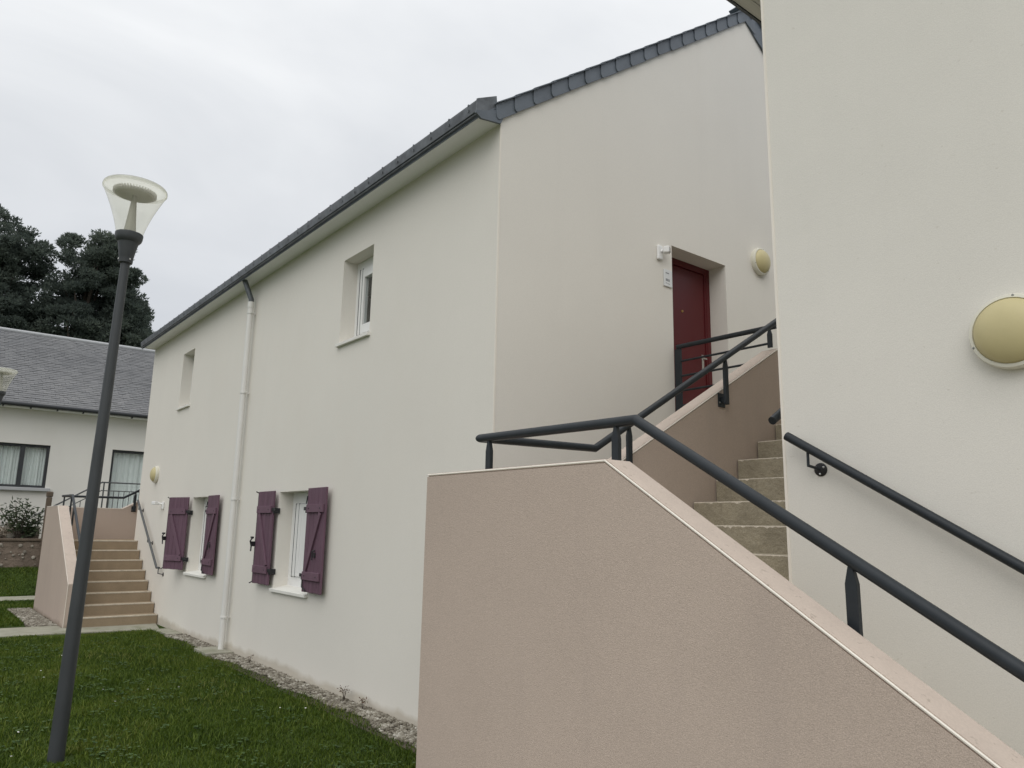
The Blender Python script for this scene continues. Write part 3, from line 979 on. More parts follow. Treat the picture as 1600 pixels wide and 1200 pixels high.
# ------------------------------------------------------------------ second house, close by
XB, YB = -2.575, 4.183
bh = thing('neighbouring_house', 'pale rendered house end wall beside the concrete stair with a round light', 'house', (2, 8, 0))
BW, BD = 9.0, 14.0
EB = 5.90
b = MB()
b.add([(XB, YB, -.1), (XB + BW, YB, -.1), (XB + BW, YB, EB), (XB + BW / 2, YB, EB + SL * BW / 2), (XB, YB, EB)], [(0, 1, 2, 3, 4)])
b.build('wall', M_cream_b, bh)
MB().add([(XB, YB, -.1), (XB, YB, EB), (XB, YB + BD, EB), (XB, YB + BD, -.1)], [(0, 1, 2, 3)]).build('wall', M_cream_b, bh)
MB().add([(XB + BW, YB, -.1), (XB + BW, YB + BD, -.1), (XB + BW, YB + BD, EB), (XB + BW, YB, EB)], [(0, 1, 2, 3)]).build('wall', M_cream_b, bh)
MB().add([(XB, YB + BD, -.1), (XB, YB + BD, EB), (XB + BW / 2, YB + BD, EB + SL * BW / 2), (XB + BW, YB + BD, EB), (XB + BW, YB + BD, -.1)], [(0, 1, 2, 3, 4)]).build('wall', M_cream_b, bh)
MB().box(XB - .004, XB + .012, YB - .005, YB + .010, 0, EB).build('corner_bead', M_bead, bh)
zr = EB + SL * BW / 2
EX = .40
MB().prism([(XB - EX, EB - SL * EX * 0 + .02), (XB + BW / 2, zr + .02 + SL * EX * 0), (XB + BW / 2, zr + .2), (XB - EX, EB + .07)], 1, YB - .03, YB + BD + .03).build('roof', M_slate, bh)
MB().prism([(XB + BW + EX, EB + .02), (XB + BW / 2, zr + .02), (XB + BW / 2, zr + .2), (XB + BW + EX, EB + .10)], 1, YB - .03, YB + BD + .03).build('roof', M_slate, bh)
for i in range(4):
    x0 = XB - EX + .012 + i * .097
    MB().box(x0 + .002, x0 + .093, YB - .02, YB + BD, EB - .024, EB - .002).build('soffit_board', M_board, bh, bevel=.003)
MB().box(XB - EX - .012, XB - EX + .008, YB - .02, YB + BD, EB - .030, EB + .07).build('fascia', M_zinc, bh)
bulkhead('wall_light', (-1.285, YB, 2.905), (0, -1, 0), .187, 'large yellowed wall light above the handrail on the pale wall')


# ------------------------------------------------------------------ outdoor stairs
def rough_step(name, parent, x0, x1, y0, y1, z0, z1, seed):
    """concrete step whose front arris (at y0, top) is chipped and uneven along its length"""
    rs = random.Random(seed)
    n = 70
    prof = []
    c1 = c2 = 0
    for i in range(n + 1):
        c1 = c1 * .6 + rs.gauss(0, .0016); c2 = c2 * .6 + rs.gauss(0, .0016)
        bite = .012 if rs.random() < .06 else 0
        prof.append((abs(c1) * 1.5 + .006 + bite, abs(c2) * 1.5 + .006 + bite * .8))
    vs, fs = [], []
    for i, (a, b) in enumerate(prof):
        x = x0 + (x1 - x0) * i / n
        vs += [(x, y0, z0), (x, y0, z1 - b), (x, y0 + a * .35, z1 - b * .35), (x, y0 + a, z1), (x, y1, z1)]
    for i in range(n):
        k = i * 5
        for q in range(4):
            fs.append((k + q, k + q + 5, k + q + 6, k + q + 1))
    fs.append((0, 1, 2, 3, 4)); k = n * 5
    fs.append((k + 4, k + 3, k + 2, k + 1, k))
    o = MB().add(vs, fs).build(name, M_concrete, parent)
    o.data.materials.append(M_nosing)
    for i, p in enumerate(o.data.polygons):
        if i < n * 4 and i % 4 in (1, 2):
            p.material_index = 1
    return o


def staircase(name, label, cat, xl, xk, xe, y0, zt, slope1, x_rise, rise_n, y_lim, z_land, x_top, f2, m_step, y_kink, slope2, y_stop, white_end=False, nosing=False):
    """parapet along y0 (level from xl to xk, then falling to xe), flight one inside it, landing, flight two going to +y"""
    T = .20
    root = thing(name, label, 'staircase', ((xl + xe) / 2, y0 + .7, 0), 'outdoor stairs up to the upper flats')
    ze = zt - slope1 * (xe - xk)
    c = .022
    # front parapet body and cap
    MB().prism([(xl, -.1), (xl, zt - c), (xk, zt - c), (xe, ze - c), (xe, -.1)], 1, y0, y0 + T).build('parapet', M_tan, root)
    MB().prism([(xl, zt - c), (xl, zt), (xk, zt), (xe, ze), (xe, ze - c), (xk, zt - c)], 1, y0 + .012, y0 + T - .009).build('parapet_cap', M_cap_skylit, root)
    bd = .0090

    def bead(pts):
        MB().tube(pts, bd * .62, 6).build('edge_bead', M_bead, root)
    bz = zt - .009
    bead([(xl, y0 + .006, bz), (xk, y0 + .006, bz), (xe, y0 + .006, ze - .009)])
    bead([(xl + T, y0 + T - .004, bz), (xk, y0 + T - .004, bz), (xe, y0 + T - .004, ze - .009)])
    bead([(xe, y0 + .006, ze - .01), (xe, y0 + .006, 0)])
    # side parapet: level, then climbing with flight two
    ys = y0 + T
    z_top = zt + slope2 * (y_stop - y_kink)
    MB().prism([(ys, -.1), (ys, zt - c), (y_kink, zt - c), (y_stop, z_top - c), (y_stop, -.1)], 0, xl, xl + T).build('parapet', M_tan, root)
    MB().prism([(ys, zt - c), (ys, zt), (y_kink, zt), (y_stop, z_top), (y_stop, z_top - c), (y_kink, zt - c)], 0, xl + .009, xl + T - .009).build('parapet_cap', M_cap_skylit, root)
    bead([(xl + .004, ys, bz), (xl + .004, y_kink, bz), (xl + .004, y_stop, z_top - .009)])
    bead([(xl + T - .004, ys, bz), (xl + T - .004, y_kink, bz), (xl + T - .004, y_stop, z_top - .009)])
    # flight one
    rise = z_land / rise_n
    run = (x_rise - x_top) / (rise_n - 1)
    for i in range(rise_n - 1):
        x1 = x_rise - i * run
        z1 = rise * (i + 1)
        s = MB().box(x1 - run - .03, x1, y0 + T + .002, y_lim - .012, z1 - rise - .02, z1).build('step', m_step, root, bevel=.008)
        if nosing:
            MB().box(x1 - .05, x1 + .006, y0 + T + .004, y_lim - .014, z1 - .022, z1 + .003).build('nosing', M_nosing, s, bevel=.004)
    ld = MB().box(xl + T + .002, x_top, y0 + T + .002, f2[0][0] + .02, z_land - .2, z_land).build('landing', m_step, root, bevel=.008)
    if nosing:
        MB().box(x_top - .05, x_top + .006, y0 + T + .004, y_lim - .014, z_land - .022, z_land + .003).build('nosing', M_nosing, ld, bevel=.004)
    # flight two
    for i, (yy, zz) in enumerate(f2):
        zp = z_land if i == 0 else f2[i - 1][1]
        ye = f2[i + 1][0] + .03 if i + 1 < len(f2) else yy + .5
        if nosing:
            st = MB().box(xl + T + .002, x_f2, yy, ye, zp - .03, zz).build('step', m_step, root, bevel=.008)
        else:
            rough_step('step', root, xl + T + .014, x_f2, yy, ye, zp - .03, zz, i + 3)
    return root


x_f2 = XB - .006
F2 = [(4.71, 1.77), (5.04, 1.97), (5.363, 2.17), (5.69, 2.378), (6.03, 2.583), (6.36, 2.783), (6.68, 2.98)]
near = staircase('staircase', 'concrete stair with pinkish tan parapet climbing between the two houses', 'staircase', -4.402, -2.728, -.30, 2.78, 2.268, .622, -.20, 8, YB, 1.57, -2.55, F2, M_concrete, 4.12, .562, 6.82)
# bridge from the stair to the red door
MB().box(XG + .004, x_f2, 6.70, 8.6, 2.78, 2.975).build('bridge', M_concrete, near, bevel=.008)
x_f2 = XF - .006
F2b = [(4.55, 1.73)] + [(4.55 + .32 * k, 1.73 + .2 * k) for k in range(1, 7)]
far = staircase('staircase', 'far tan stair seen head on with pale nosings and low parapet', 'staircase', -20.0, -18.52, -16.2, 2.60, 2.24, .625, -16.08, 8, YA, 1.53, -18.30, F2b, M_step_far, 4.12, .562, 6.8, nosing=True)


# ------------------------------------------------------------------ handrails
def pointed_post(mb, x, y, z0, z1, along, w=.025, t=.014, tip=.07):
    """flat bar with a pointed top; along = 0 when the rail runs along x, 1 along y"""
    ax = Vector((1, 0, 0)) if along == 0 else Vector((0, 1, 0))
    ay = Vector((0, 1, 0)) if along == 0 else Vector((1, 0, 0))
    c = Vector((x, y, 0))
    prof = [(-w, z0), (w, z0), (w, z1 - tip), (.009, z1), (-.009, z1), (-w, z1 - tip)]
    vs = [c + ax * p + ay * s * t + Vector((0, 0, z)) for s in (-1, 1) for p, z in prof]
    n = 6
    fs = [tuple(range(n)), tuple(range(2 * n - 1, n - 1, -1))] + [(i + n, (i + 1) % n + n, (i + 1) % n, i) for i in range(n)]
    if along == 0:
        pass
    mb.add(vs, fs)


def rail_z(pts, q, axis):
    for a, b in zip(pts, pts[1:]):
        lo, hi = sorted((a[axis], b[axis]))
        if lo - 1e-6 <= q <= hi + 1e-6 and hi - lo > .01:
            return a[2] + (b[2] - a[2]) * (q - a[axis]) / (b[axis] - a[axis])
    return pts[0][2]


def parapet_rail(label, pts, front_x, side_y, zt_front, wall_in_y, wall_in_x, mat, r=.029):
    root = thing('handrail', label, 'handrail', pts[1], 'dark steel handrails on the stairs')
    MB().tube(pts, r, 18).build('rail', mat, root, smooth=True)
    for x in front_x:
        zr_ = rail_z(pts[:3], x, 0) - r + .004
        m = MB(); zb = zr_ - .40
        pointed_post(m, x, pts[1][1], zb, zr_, 0)
        p = m.build('post', mat, root, bevel=.002)
        MB().box(x - .05, x + .05, wall_in_y, wall_in_y + .01, zb - .02, zb + .11).build('bracket', mat, p, bevel=.002)
        MB().box(x - .018, x + .018, wall_in_y + .01, pts[1][1] - .011, zb + .02, zb + .07).build('spacer', mat, p)
    for y in side_y:
        zr_ = rail_z(pts[2:], y, 1) - r + .004
        m = MB(); zb = zr_ - .42
        pointed_post(m, pts[2][0], y, zb, zr_, 1)
        p = m.build('post', mat, root, bevel=.002)
        MB().box(wall_in_x, wall_in_x + .01, y - .05, y + .05, zb - .02, zb + .11).build('bracket', mat, p, bevel=.002)
        MB().box(wall_in_x + .01, pts[2][0] - .011, y - .018, y + .018, zb + .02, zb + .07).build('spacer', mat, p)
        MB().lathe([(0, .008), (.008, .006), (.009, 0)], (wall_in_x + .01, y - .035, zb + .02), (1, 0, 0), 8).build('bolt', M_steel, p)
    return root


NR = [(-.45, 3.035, 1.125), (-2.742, 3.035, 2.497), (-4.14, 3.035, 2.512), (-4.14, 4.12, 2.532), (-4.14, 6.80, 4.09)]
parapet_rail('thick anthracite handrail bent along the parapet of the stair between the houses', NR, (-.62, -1.593, -2.884, -4.046), (4.505, 5.82), 2.268, 2.985, -4.20, M_iron)
FR = [(-16.3, 2.855, 1.04), (-18.53, 2.855, 2.46), (-19.74, 2.855, 2.475), (-19.74, 4.10, 2.485), (-19.74, 6.7, 3.99)]
parapet_rail('dark handrail on the parapet of the far tan stair', FR, (-16.7, -18.2, -18.62, -19.55), (4.35, 5.6), 2.24, 2.805, -19.80, M_iron, .026)


def wall_rail(label, pts, wall, axis, at, mat, r=.024):
    """tube on bent-rod brackets with round wall plates; axis 1: wall plane of constant y, 0: of constant x"""
    root = thing('wall_handrail', label, 'handrail', pts[0], 'handrails fixed to the house walls')
    MB().tube(pts, r, 16).build('rail', mat, root, smooth=True)
    for q in at:
        k = 0 if axis == 1 else 1
        z = rail_z(pts, q, k)
        if axis == 1:
            top = Vector((q, pts[0][1], z - r)); low = Vector((q, pts[0][1], z - .105)); wl = Vector((q + .03, wall, z - .125)); nrm = (0, -1, 0)
        else:
            top = Vector((pts[0][0], q, z - r)); low = Vector((pts[0][0], q, z - .105)); wl = Vector((wall, q + .0, z - .12)); nrm = (-1, 0, 0)
        b_ = MB().tube([top, low, wl], .0085, 8).build('bracket', mat, root)
        MB().lathe([(0, .014), (.032, .012), (.039, .006), (.04, 0)], wl, nrm, 20).build('plate', M_black, b_, smooth=True)
        for s in range(3):
            an = R(30 + 120 * s)
            sv = Vector((math.cos(an), 0, math.sin(an))) if axis == 1 else Vector((0, math.cos(an), math.sin(an)))
            MB().lathe([(0, .006), (.006, .004), (.007, 0)], wl + sv * .026 + Vector(nrm) * .011, nrm, 8).build('screw', M_steel, b_)
    return root


wall_rail('dark handrail on the pale house wall, running down under the large wall light', [(-2.50, 4.10, 2.487), (-.2, 4.10, 1.085)], YB, 1, (-2.37, -.9), M_iron, .0265)
wall_rail('short end of a handrail poking past the corner of the pale house', [(-2.655, 4.20, 2.605), (-2.655, 6.6, 4.05)], XB, 0, (4.6, 6.2), M_iron, .0265)
wall_rail('thin grey handrail on the cream wall beside the far stair', [(-16.02, 4.09, 1.06), (-16.20, 4.09, 1.06), (-18.3, 4.09, 2.40)], YA, 1, (-16.06, -17.1, -18.15), M_grey_rail, .022)

# guard in front of the red door
gr = thing('guard_rail', 'low dark guard rail of bars across the gap in front of the red door', 'railing', (-4.9, 6.79, 3.0))
MB().tube([(XG + .045, 6.79, 4.02), (-4.20, 6.79, 4.012)], .027, 16).build('top_rail', M_iron, gr, smooth=True)
MB().box(XG + .01, XG + .10, 6.778, 6.802, 2.9, 3.995).build('post', M_iron, gr, bevel=.003)
m = MB(); pointed_post(m, -4.275, 6.79, 3.80, 3.99, 0, .024, .012, .05); m.build('post', M_iron, gr)
for k, z in enumerate((3.845, 3.67, 3.50, 3.33, 3.16)):
    x1 = -4.275 if k == 0 else -4.41
    MB().tube([(XG + .08, 6.79, z), (x1, 6.79, z - .0)], .0125, 10).build('bar', M_iron, gr, smooth=True)


# ------------------------------------------------------------------ street lamps
def street_lamp(loc, label):
    t = thing('street_lamp', label, 'street lamp', loc, 'flared street lamps on the lawn')
    X, Y, Z = loc

    def L(prof, name, mat, par=t, n=40, smooth=True, **k):
        return MB().lathe(prof, (X, Y, Z), n=n, **k).build(name, mat, par, smooth=smooth)
    L([(.0, -.1), (.0635, -.1), (.0620, .1), (.0515, 1.75), (.0375, 4.245), (.0, 4.245)], 'pole', M_pole)
    nk = L([(.037, 4.235), (.058, 4.238), (.060, 4.25), (.060, 4.285), (.062, 4.29), (.072, 4.36), (.088, 4.432), (.098, 4.440), (.110, 4.456), (.1155, 4.475), (.119, 4.512), (.1185, 4.516), (.116, 4.52), (.0, 4.52)], 'neck', M_pole)
    for a in (0.4, 2.5, 4.6):
        MB().lathe([(0, .006), (.008, .004), (.009, 0)], (X + .060 * math.cos(a), Y + .060 * math.sin(a), Z + 4.268), (math.cos(a), math.sin(a), 0), 8).build('grub_screw', M_steel, nk)
    pr = []
    for q in range(17):
        u = q / 16
        pr.append((.112 + .160 * (.62 * u + .38 * u ** 2), 4.52 + .425 * u))
    L(pr, 'shade', M_shade, n=56)
    lid = L([(.268, 4.95), (.272, 4.958), (.272, 4.972), (.262, 4.984), (.20, 4.998), (.0, 5.01)], 'lid', M_lid, n=56)
    L([(.262, 4.943), (.274, 4.943), (.276, 4.957), (.274, 4.968), (.262, 4.968)], 'rim', M_lid, lid, n=56)
    rf = L([(.0, 4.896), (.155, 4.896), (.164, 4.904), (.164, 4.928), (.156, 4.933), (.0, 4.933)], 'reflector', M_louvre)
    lv = MB()
    for q in range(44):
        a = 2 * math.pi * q / 44
        c = Vector((X + .176 * math.cos(a), Y + .176 * math.sin(a), Z + 4.922))
        lv.obox(c, Vector((math.cos(a), math.sin(a), 0)) * .010, Vector((-math.sin(a), math.cos(a), 0)) * .0035, (0, 0, .016))
    lo = lv.build('louvres', M_louvre, rf)
    lo['kind'] = 'stuff'
    L([(.056, 4.521), (.046, 4.60), (.018, 4.90)], 'cone', M_lampcone)
    return t


lamp = street_lamp((-7.43, 1.262, 0), 'tall dark grey lamp post with a clear flared shade standing on the lawn')
lamp.rotation_euler = (R(-.80), R(.64), 0)      # the post leans a degree off plumb
street_lamp((-18.62, 1.30, 0), 'farther lamp with a cloudy flared shade in front of the white bungalow')

# ------------------------------------------------------------------ house across the lawn
HX = -27.0
fh = thing('white_bungalow', 'white house under a large grey slate roof beyond the far stair', 'house', (HX - 4, 4, .66))
HY0, HY1 = -6.0, 13.0
HE = 5.30
FW = (1.98, 3.40, 2.90, 4.20)        # window
FD = (5.12, 6.36, 2.12, 4.22)        # french window
f_ = wall_y(MB(), HX, HY0, HY1, .4, HE, [FW, FD], .25, face=1)
swap(f_).build('wall', M_far_wall, fh)
RX, RZ = -31.05, 8.42
MB().add([(HX, HY0, .4), (HX, HY0, HE), (RX, HY0, RZ - .1), (2 * RX - HX, HY0, HE), (2 * RX - HX, HY0, .4)], [(0, 1, 2, 3, 4)]).build('wall', M_far_wall, fh)
MB().add([(HX, HY1, .4), (HX, HY1, HE), (RX, HY1, RZ - .1), (2 * RX - HX, HY1, HE), (2 * RX - HX, HY1, .4)], [(4, 3, 2, 1, 0)]).build('wall', M_far_wall, fh)
MB().add([(2 * RX - HX, HY0, .4), (2 * RX - HX, HY1, .4), (2 * RX - HX, HY1, HE), (2 * RX - HX, HY0, HE)], [(3, 2, 1, 0)]).build('wall', M_far_wall, fh)
ox = HX + .38
oz = HE + .06
sl_far = (RZ - oz) / (ox - RX)
fa = math.atan(sl_far)
rf = MB().prism([(ox, oz - .03), (ox, oz), (RX, RZ), (RX, RZ - .12)], 1, HY0 - .2, HY1 + .2)
rf.prism([(2 * RX - ox, oz - .03), (RX, RZ - .12), (RX, RZ), (2 * RX - ox, oz)], 1, HY0 - .2, HY1 + .2)
rfo = rf.build('roof', M_slate, fh)
# slate courses, each slate a little proud and uneven
Ls = math.hypot(ox - RX, RZ - oz)
vs, fs = [], []
nrow = int(Ls / .135)
du = Vector((RX - ox, 0, RZ - oz)).normalized(); dn = Vector((-du.z, 0, du.x)); dn = dn if dn.z > 0 else -dn
for i in range(nrow + 1):
    y = HY0 - .2 + (.11 if i % 2 else 0)
    s0 = i * .135 - .02
    while y < 9.2:
        if y > -4.5:
            w = .22 + random.uniform(-.006, .006)
            lift = .016 + random.uniform(0, .013)
            s1 = min(s0 + .165, Ls)
            jit = random.uniform(-.007, .007)
            for (sa, la, yy) in ((s0 + jit, lift, y + .003), (s0 + jit, lift, y + w - .003), (s1, .004, y + w - .003), (s1, .004, y + .003), (s0 + jit, lift - .011, y + .003), (s0 + jit, lift - .011, y + w - .003)):
                p = Vector((ox, 0, oz)) + du * sa + dn * la
                vs.append((p.x, yy, p.z))
            k = len(vs) - 6
            fs += [(k, k + 1, k + 2, k + 3), (k + 4, k + 5, k + 1, k)]
        y += .22
so = place('slates', np_mesh('slates', np.array(vs), np.array(fs), M_roof_far), (0, 0, 0), None, kind='stuff')
so.parent = rfo
so.location = -ORG[rfo.name]
MB().tube([(RX, HY0 - .2, RZ + .03), (RX, HY1 + .2, RZ + .03)], .07, 10).build('ridge_cap', M_ridge, rfo)
MB().tube([(ox + .06, HY0 - .2, oz - .03), (ox + .06, HY1 + .2, oz - .03)], .065, 12).build('gutter', M_alu, fh, smooth=True)
gb = MB()
for i in range(26):
    yb_ = HY0 + .3 + i * .7
    gb.box(ox - .05, ox + .06, yb_ - .02, yb_ + .02, oz - .135, oz - .06)
gb.build('gutter_brackets', M_alu, fh, kind='stuff')
MB().box(HX, ox - .02, HY0 - .2, HY1 + .2, oz - .11, oz - .075).build('soffit', M_soffit, fh)


def far_window(y0, y1, z0, z1, mid, sill):
    xw = HX - .16
    w = .075
    m = MB()
    m.box(xw, xw + .07, y0, y0 + w, z0, z1).box(xw, xw + .07, y1 - w, y1, z0, z1)
    m.box(xw, xw + .07, y0 + w, y1 - w, z0, z0 + w).box(xw, xw + .07, y0 + w, y1 - w, z1 - w, z1)
    if mid:
        m.box(xw - .002, xw + .075, mid - .06, mid + .06, z0 + w, z1 - w)
    f = m.build('window', M_alu, fh)
    spans = [(y0 + w, mid - .06), (mid + .06, y1 - w)] if mid else [(y0 + w, y1 - w)]
    for a, b_ in spans:
        MB().box(xw + .03, xw + .035, a, b_, z0 + w, z1 - w).build('pane', M_glass, f)
        # net curtain hanging in folds behind the pane
        n = 70
        vs = []
        for i in range(n + 1):
            u = i / n
            yy = a + (b_ - a) * u
            xx = xw - .10 + .022 * math.sin(u * 46) + .012 * math.sin(u * 19 + 1)
            vs += [(xx, yy, z0 + w), (xx, yy, z1 - w)]
        c = MB().add(vs, [(2 * i, 2 * i + 2, 2 * i + 3, 2 * i + 1) for i in range(n)])
        c.build('curtain', M_curtain, f, smooth=False)
    if sill:
        MB().box(HX - .1, HX + .12, y0 - .12, y1 + .12, z0 - .10, z0 - .002).build('sill', M_ridge, f, bevel=.01)
    return f


far_window(*FW, mid=2.70, sill=True)
far_window(*FD, mid=None, sill=False)
# terrace and its outside steps
MB().box(HX + .003, HX + 1.15, 4.72, 9.5, .5, 2.08).build('terrace', M_far_wall, fh)
for i in range(8):
    MB().box(HX + .003, HX + 1.15, 4.72 - .26 * (i + 1), 4.72 - .26 * i - .002, .5, 2.08 - .185 * (i + 1)).build('terrace_step', M_slab, fh)
rl = thing('balcony_railing', 'thin dark railing of upright bars on the terrace of the white bungalow', 'railing', (HX + 1.1, 5, 2.1))
RXX = HX + 1.08
MB().tube([(RXX, 3.05, 2.04), (RXX, 4.74, 3.11), (RXX, 9.4, 3.11)], .022, 8).build('top_rail', M_grey_rail, rl)
MB().tube([(RXX, 3.05, 1.80), (RXX, 4.74, 2.86), (RXX, 9.4, 2.86)], .014, 8).build('mid_rail', M_grey_rail, rl)
MB().tube([(RXX, 3.05, 1.15), (RXX, 4.74, 2.17), (RXX, 9.4, 2.17)], .014, 8).build('bottom_rail', M_grey_rail, rl)
for i in range(31):
    yb_ = 3.2 + i * .145
    dz = min(0, (yb_ - 4.74) * .633)
    big = i in (0, 11, 24)
    MB().box(RXX - (.018 if big else .009), RXX + (.018 if big else .009), yb_ - (.018 if big else .009), yb_ + (.018 if big else .009), 2.16 + dz - (.4 if big else 0), (3.1 if big else 2.86) + dz).build('post' if big else 'baluster', M_grey_rail, rl)

# ------------------------------------------------------------------ old garden wall, post and planting in front of it
gw = thing('garden_wall', 'low brown rubble wall with a dark coping behind the far lawn', 'wall', (-25.2, 0, .66))
MB().box(-25.35, -25.02, -7, 3.30, .4, 1.36).build('wall_body', M_old_wall, gw, bevel=.02)
MB().box(-25.38, -24.98, -7, 3.30, 1.362, 1.43).build('coping', M_post, gw, bevel=.015)


def stones(n, x, y0, y1, z0, z1, smin, smax):
    m = MB()
    for _ in range(n):
        y, z = random.uniform(y0, y1), random.uniform(z0, z1)
        s = random.uniform(smin, smax)
        m.lathe([(s * .9, -.01), (s, .01), (s * .7, .03), (0, .038)], (x, y, z), (1, random.uniform(-.2, .2), random.uniform(-.2, .2)), 7)
    return m


stones(120, -25.02, -4, 3.2, .7, 1.3, .018, .055).build('rubble', M_pale_stone, gw, kind='stuff')
bw = thing('rockery_wall', 'dry stone edging above the brown garden wall', 'wall', (-25.8, 0, 1.3))
MB().box(-26.0, -25.72, -7, 3.25, .5, 1.74).build('wall_body', M_old_wall, bw, bevel=.03)
stones(150, -25.72, -4, 3.2, 1.46, 1.80, .05, .13).build('rubble', M_pale_stone, bw, kind='stuff')
MB().box(-25.75, -25.34, -7, 3.28, .6, 1.40).build('flower_bed', M_soil, kind='structure')
gp = thing('gate_post', 'square brown post with a rounded cap behind the far stair', 'post', (-25.0, 3.28, .66))
MB().box(-25.06, -24.92, 3.215, 3.345, .5, 2.58).build('shaft', M_post, gp, bevel=.015)
MB().box(-25.075, -24.905, 3.20, 3.36, 2.585, 2.735).build('cap', M_post, gp, bevel=.03)


def leaf_cloud(pts, size, aspect=.45, droop=.2):
    """one pointed leaf (two triangles folded on the midrib) per point"""
    n = len(pts)
    d = rng.normal(size=(n, 3)); d[:, 2] = np.abs(d[:, 2]) * .8 - droop
    d /= np.linalg.norm(d, axis=1)[:, None]
    s = np.cross(d, rng.normal(size=(n, 3))); s /= np.linalg.norm(s, axis=1)[:, None]
    L_ = size * rng.uniform(.7, 1.3, (n, 1))
    a = pts; b = pts + d * L_
    m = pts + d * L_ * .5
    v = np.stack([a, m + s * L_ * aspect * .5, b, m - s * L_ * aspect * .5], 1).reshape(-1, 3)
    k = (np.arange(n) * 4)[:, None]
    f = np.concatenate([k + np.array([[0, 1, 2]]), k + np.array([[0, 2, 3]])], 1).reshape(-1, 3)
    return v, f


def shrub(loc, hgt, rad, label, mat, name='shrub', nleaf=700, size=.14, stems=9):
    t = thing(name, label, 'shrub', loc)
    st = MB(); P = []
    for i in range(stems):
        a = 6.283 * i / stems + random.uniform(-.3, .3)
        q = random.uniform(.25, 1.0)
        tip = Vector(loc) + Vector((rad * q * math.cos(a), rad * q * math.sin(a), hgt * random.uniform(.6, 1.0) * (1.1 - .35 * q)))
        mid = Vector(loc) * .5 + tip * .5 + Vector((0, 0, .06))
        kr = min(1.0, hgt / .9)
        st.tube([Vector(loc), mid, tip], [.014 * kr, .009 * kr, .004 * kr], 5)
        for k in range(nleaf // stems):
            u = random.uniform(.25, 1.0)
            p = (Vector(loc).lerp(mid, u * 2) if u < .5 else mid.lerp(tip, u * 2 - 1))
            sp = .10 * hgt
            P.append((p.x + random.gauss(0, sp), p.y + random.gauss(0, sp), p.z + random.gauss(0, sp * .7)))
    st.build('stem', M_bark, t)
    v, f = leaf_cloud(np.array(P), size, .32)
    o = place('foliage', np_mesh('foliage', v, f, mat), (0, 0, 0), None)
    o.parent = t; o.location = -ORG[t.name]
    return t


shrub((-25.5, 2.72, 1.38), 1.22, .62, 'upright dark evergreen shrub in front of the bungalow window', M_laurel, nleaf=750, size=.13, stems=11)
shrub((-25.45, 2.32, 1.36), .42, .22, 'clump of pale dried flower heads on the garden wall', M_flower, 'flower_clump', 260, .06, 8)
shrub((-25.45, 3.0, 1.36), .5, .3, 'low leafy plant beside the brown post', M_laurel, 'low_plant', 220, .11, 7)
shrub((-8.02, 4.10, .02), .20, .07, 'tallest reddish weed growing at the base of the cream wall', M_weed, 'weed', 36, .035, 5)
shrub((-7.55, 4.08, .02), .14, .06, 'small weed at the foot of the wall, between taller weed and the parapet', M_weed, 'weed', 30, .03, 5)
shrub((-10.9, 4.10, .02), .10, .06, 'tiny weed in the gravel just past the rainwater pipe', M_weed, 'weed', 24, .028, 5)

# ------------------------------------------------------------------ pines beyond the bungalow
CROWN = {}


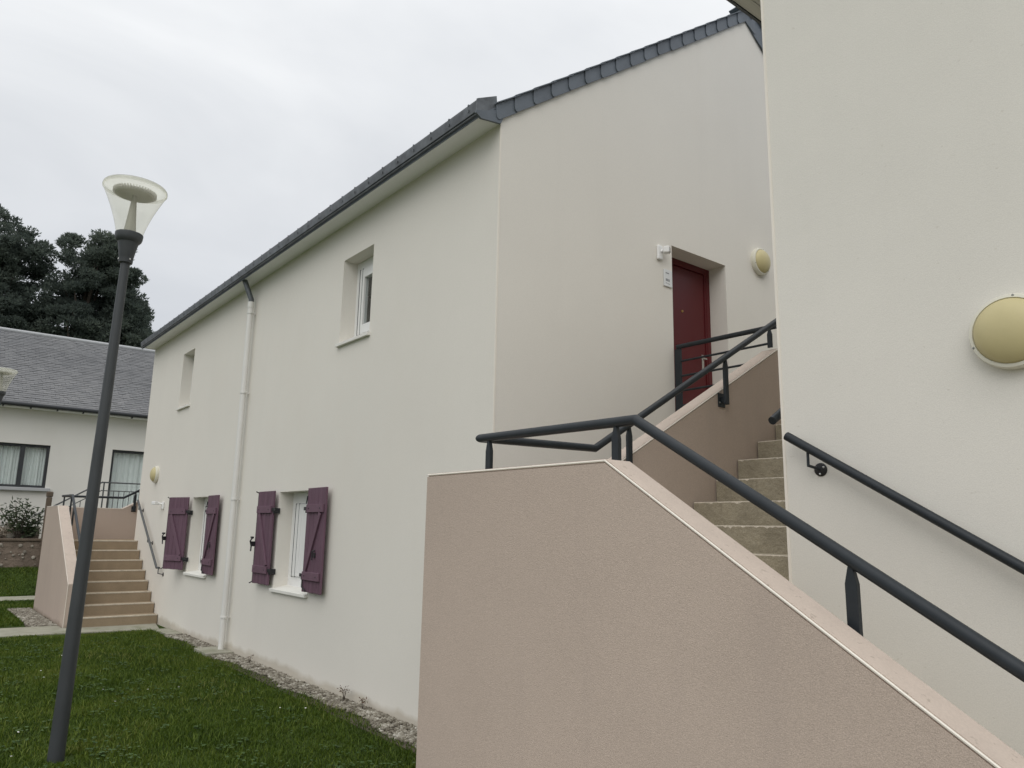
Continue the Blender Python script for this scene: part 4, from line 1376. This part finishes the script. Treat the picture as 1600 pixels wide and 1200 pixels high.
def pine(loc, blobs, label, seed, n_clump, trunk_r=.35, limbs=10):
    """blobs: ellipsoids (dy, z, ry, rz, rx) of the crown; foliage is many tufted clumps set through them"""
    rg = np.random.default_rng(seed)
    t = thing('pine_tree', label, 'tree', loc, 'dark pines behind the bungalow')
    X, Y, Z = loc
    top = max(b_[1] + b_[3] for b_ in blobs)
    trunk = MB().tube([(X, Y, Z - .3), (X + .1, Y + .15, Z + top * .35), (X - .1, Y - .1, Z + top * .62), (X, Y + .1, Z + top * .9)], [trunk_r, trunk_r * .8, trunk_r * .5, trunk_r * .15], 9).build('trunk', M_bark, t, smooth=True)
    clumps = []
    vol = np.array([b_[2] * b_[3] * b_[4] for b_ in blobs]); vol = vol / vol.sum()
    for i in range(n_clump):
        dy, z, ry, rz, rx = blobs[rg.choice(len(blobs), p=vol)]
        q = rg.normal(size=3); q /= np.linalg.norm(q)
        rr = rg.uniform(.25, 1.0) ** .5
        clumps.append((X + q[0] * rx * rr, Y + dy + q[1] * ry * rr, Z + z + q[2] * rz * rr))
    lb = MB()
    for i in rg.choice(len(clumps), min(limbs, len(clumps)), replace=False):
        c = Vector(clumps[i])
        zt_ = Z + max(top * .25, (c.z - Z) * rg.uniform(.65, .85))
        p0 = Vector((X, Y, zt_))
        m_ = p0.lerp(c, .55) + Vector((0, 0, -.25))
        lb.tube([p0, m_, c], [.13, .085, .03], 6)
    lb.build('limbs', M_bark, t, kind='stuff')
    V_, F_ = [], []
    k = 0
    for c in clumps:
        n = int(rg.integers(230, 400))
        r = rg.uniform(.32, .72)
        q = rg.normal(size=(n, 3)); q /= np.linalg.norm(q, axis=1)[:, None]
        q *= (rg.uniform(.15, 1, (n, 1)) ** .45)
        p = np.array(c) + q * np.array([r, r * 1.15, r * .62])
        # needle tufts: slim triangles pointing outward and up
        d = q + rg.normal(0, .5, (n, 3)) + np.array([0, 0, .45]); d /= np.linalg.norm(d, axis=1)[:, None]
        s = np.cross(d, rg.normal(size=(n, 3))); s /= np.linalg.norm(s, axis=1)[:, None]
        L_ = rg.uniform(.09, .21, (n, 1)); w_ = L_ * rg.uniform(.22, .42, (n, 1))
        v = np.stack([p - s * w_, p + s * w_, p + d * L_], 1)
        V_.append(v.reshape(-1, 3))
        F_.append(np.arange(k, k + n * 3).reshape(-1, 3)); k += n * 3
    o = place('crown', np_mesh('crown', np.concatenate(V_), np.concatenate(F_), M_pine), (0, 0, 0), None)
    o.parent = t; o.location = -ORG[t.name]
    return t


TX = -50
G0 = 1.1
pine((TX, 2.6, G0), [(-.6, 16.3, 2.2, 1.9, 2.2), (.9, 15.3, 1.9, 1.8, 2), (-1.8, 14.5, 2.2, 2.0, 2.2), (1.5, 13.2, 2.0, 1.8, 2), (-.6, 12.2, 2.8, 1.9, 2.4), (1.2, 10.8, 2.4, 1.5, 2.2), (-2.6, 10.6, 2.2, 1.6, 2), (-4.2, 13.2, 2.0, 2.4, 2)],
     'broad dark pine standing tallest, its crown cut off by the edge of the view', 11, 400, .42, 26)
pine((TX + 1, 6.9, G0), [(-.9, 17.1, .6, .9, .8), (-.3, 16.0, 1.1, 1.0, 1.2), (.9, 16.8, 1.0, 1.2, 1.2), (1.7, 15.4, 1.2, 1.1, 1.2), (.2, 14.0, 1.7, 1.5, 1.6), (1.9, 13.2, 1.3, 1.3, 1.5), (-.6, 12.0, 1.7, 1.5, 1.6), (1.4, 11.4, 2.0, 1.4, 1.8)],
     'ragged dark pine behind the head of the tall lamp post', 23, 340, .34, 26)
pine((TX - 1, 9.4, G0), [(.4, 13.6, .8, 1.3, 1), (-.3, 12.8, 1.2, 1.2, 1.2), (.9, 11.9, .9, .9, 1.1), (-.6, 11.2, 1.4, 1.1, 1.3), (.4, 10.2, 1.6, 1.0, 1.3)],
     'lower dark pine sloping down to the eaves of the cream house', 31, 170, .26, 16)
pine((TX - 2, 11.3, G0), [(.0, 12.2, .55, .7, .7), (.1, 11.4, .9, .7, .9), (-.2, 10.6, 1.1, .8, 1)],
     'small pointed pine top just showing past the far corner of the cream eaves', 47, 46, .16, 8)
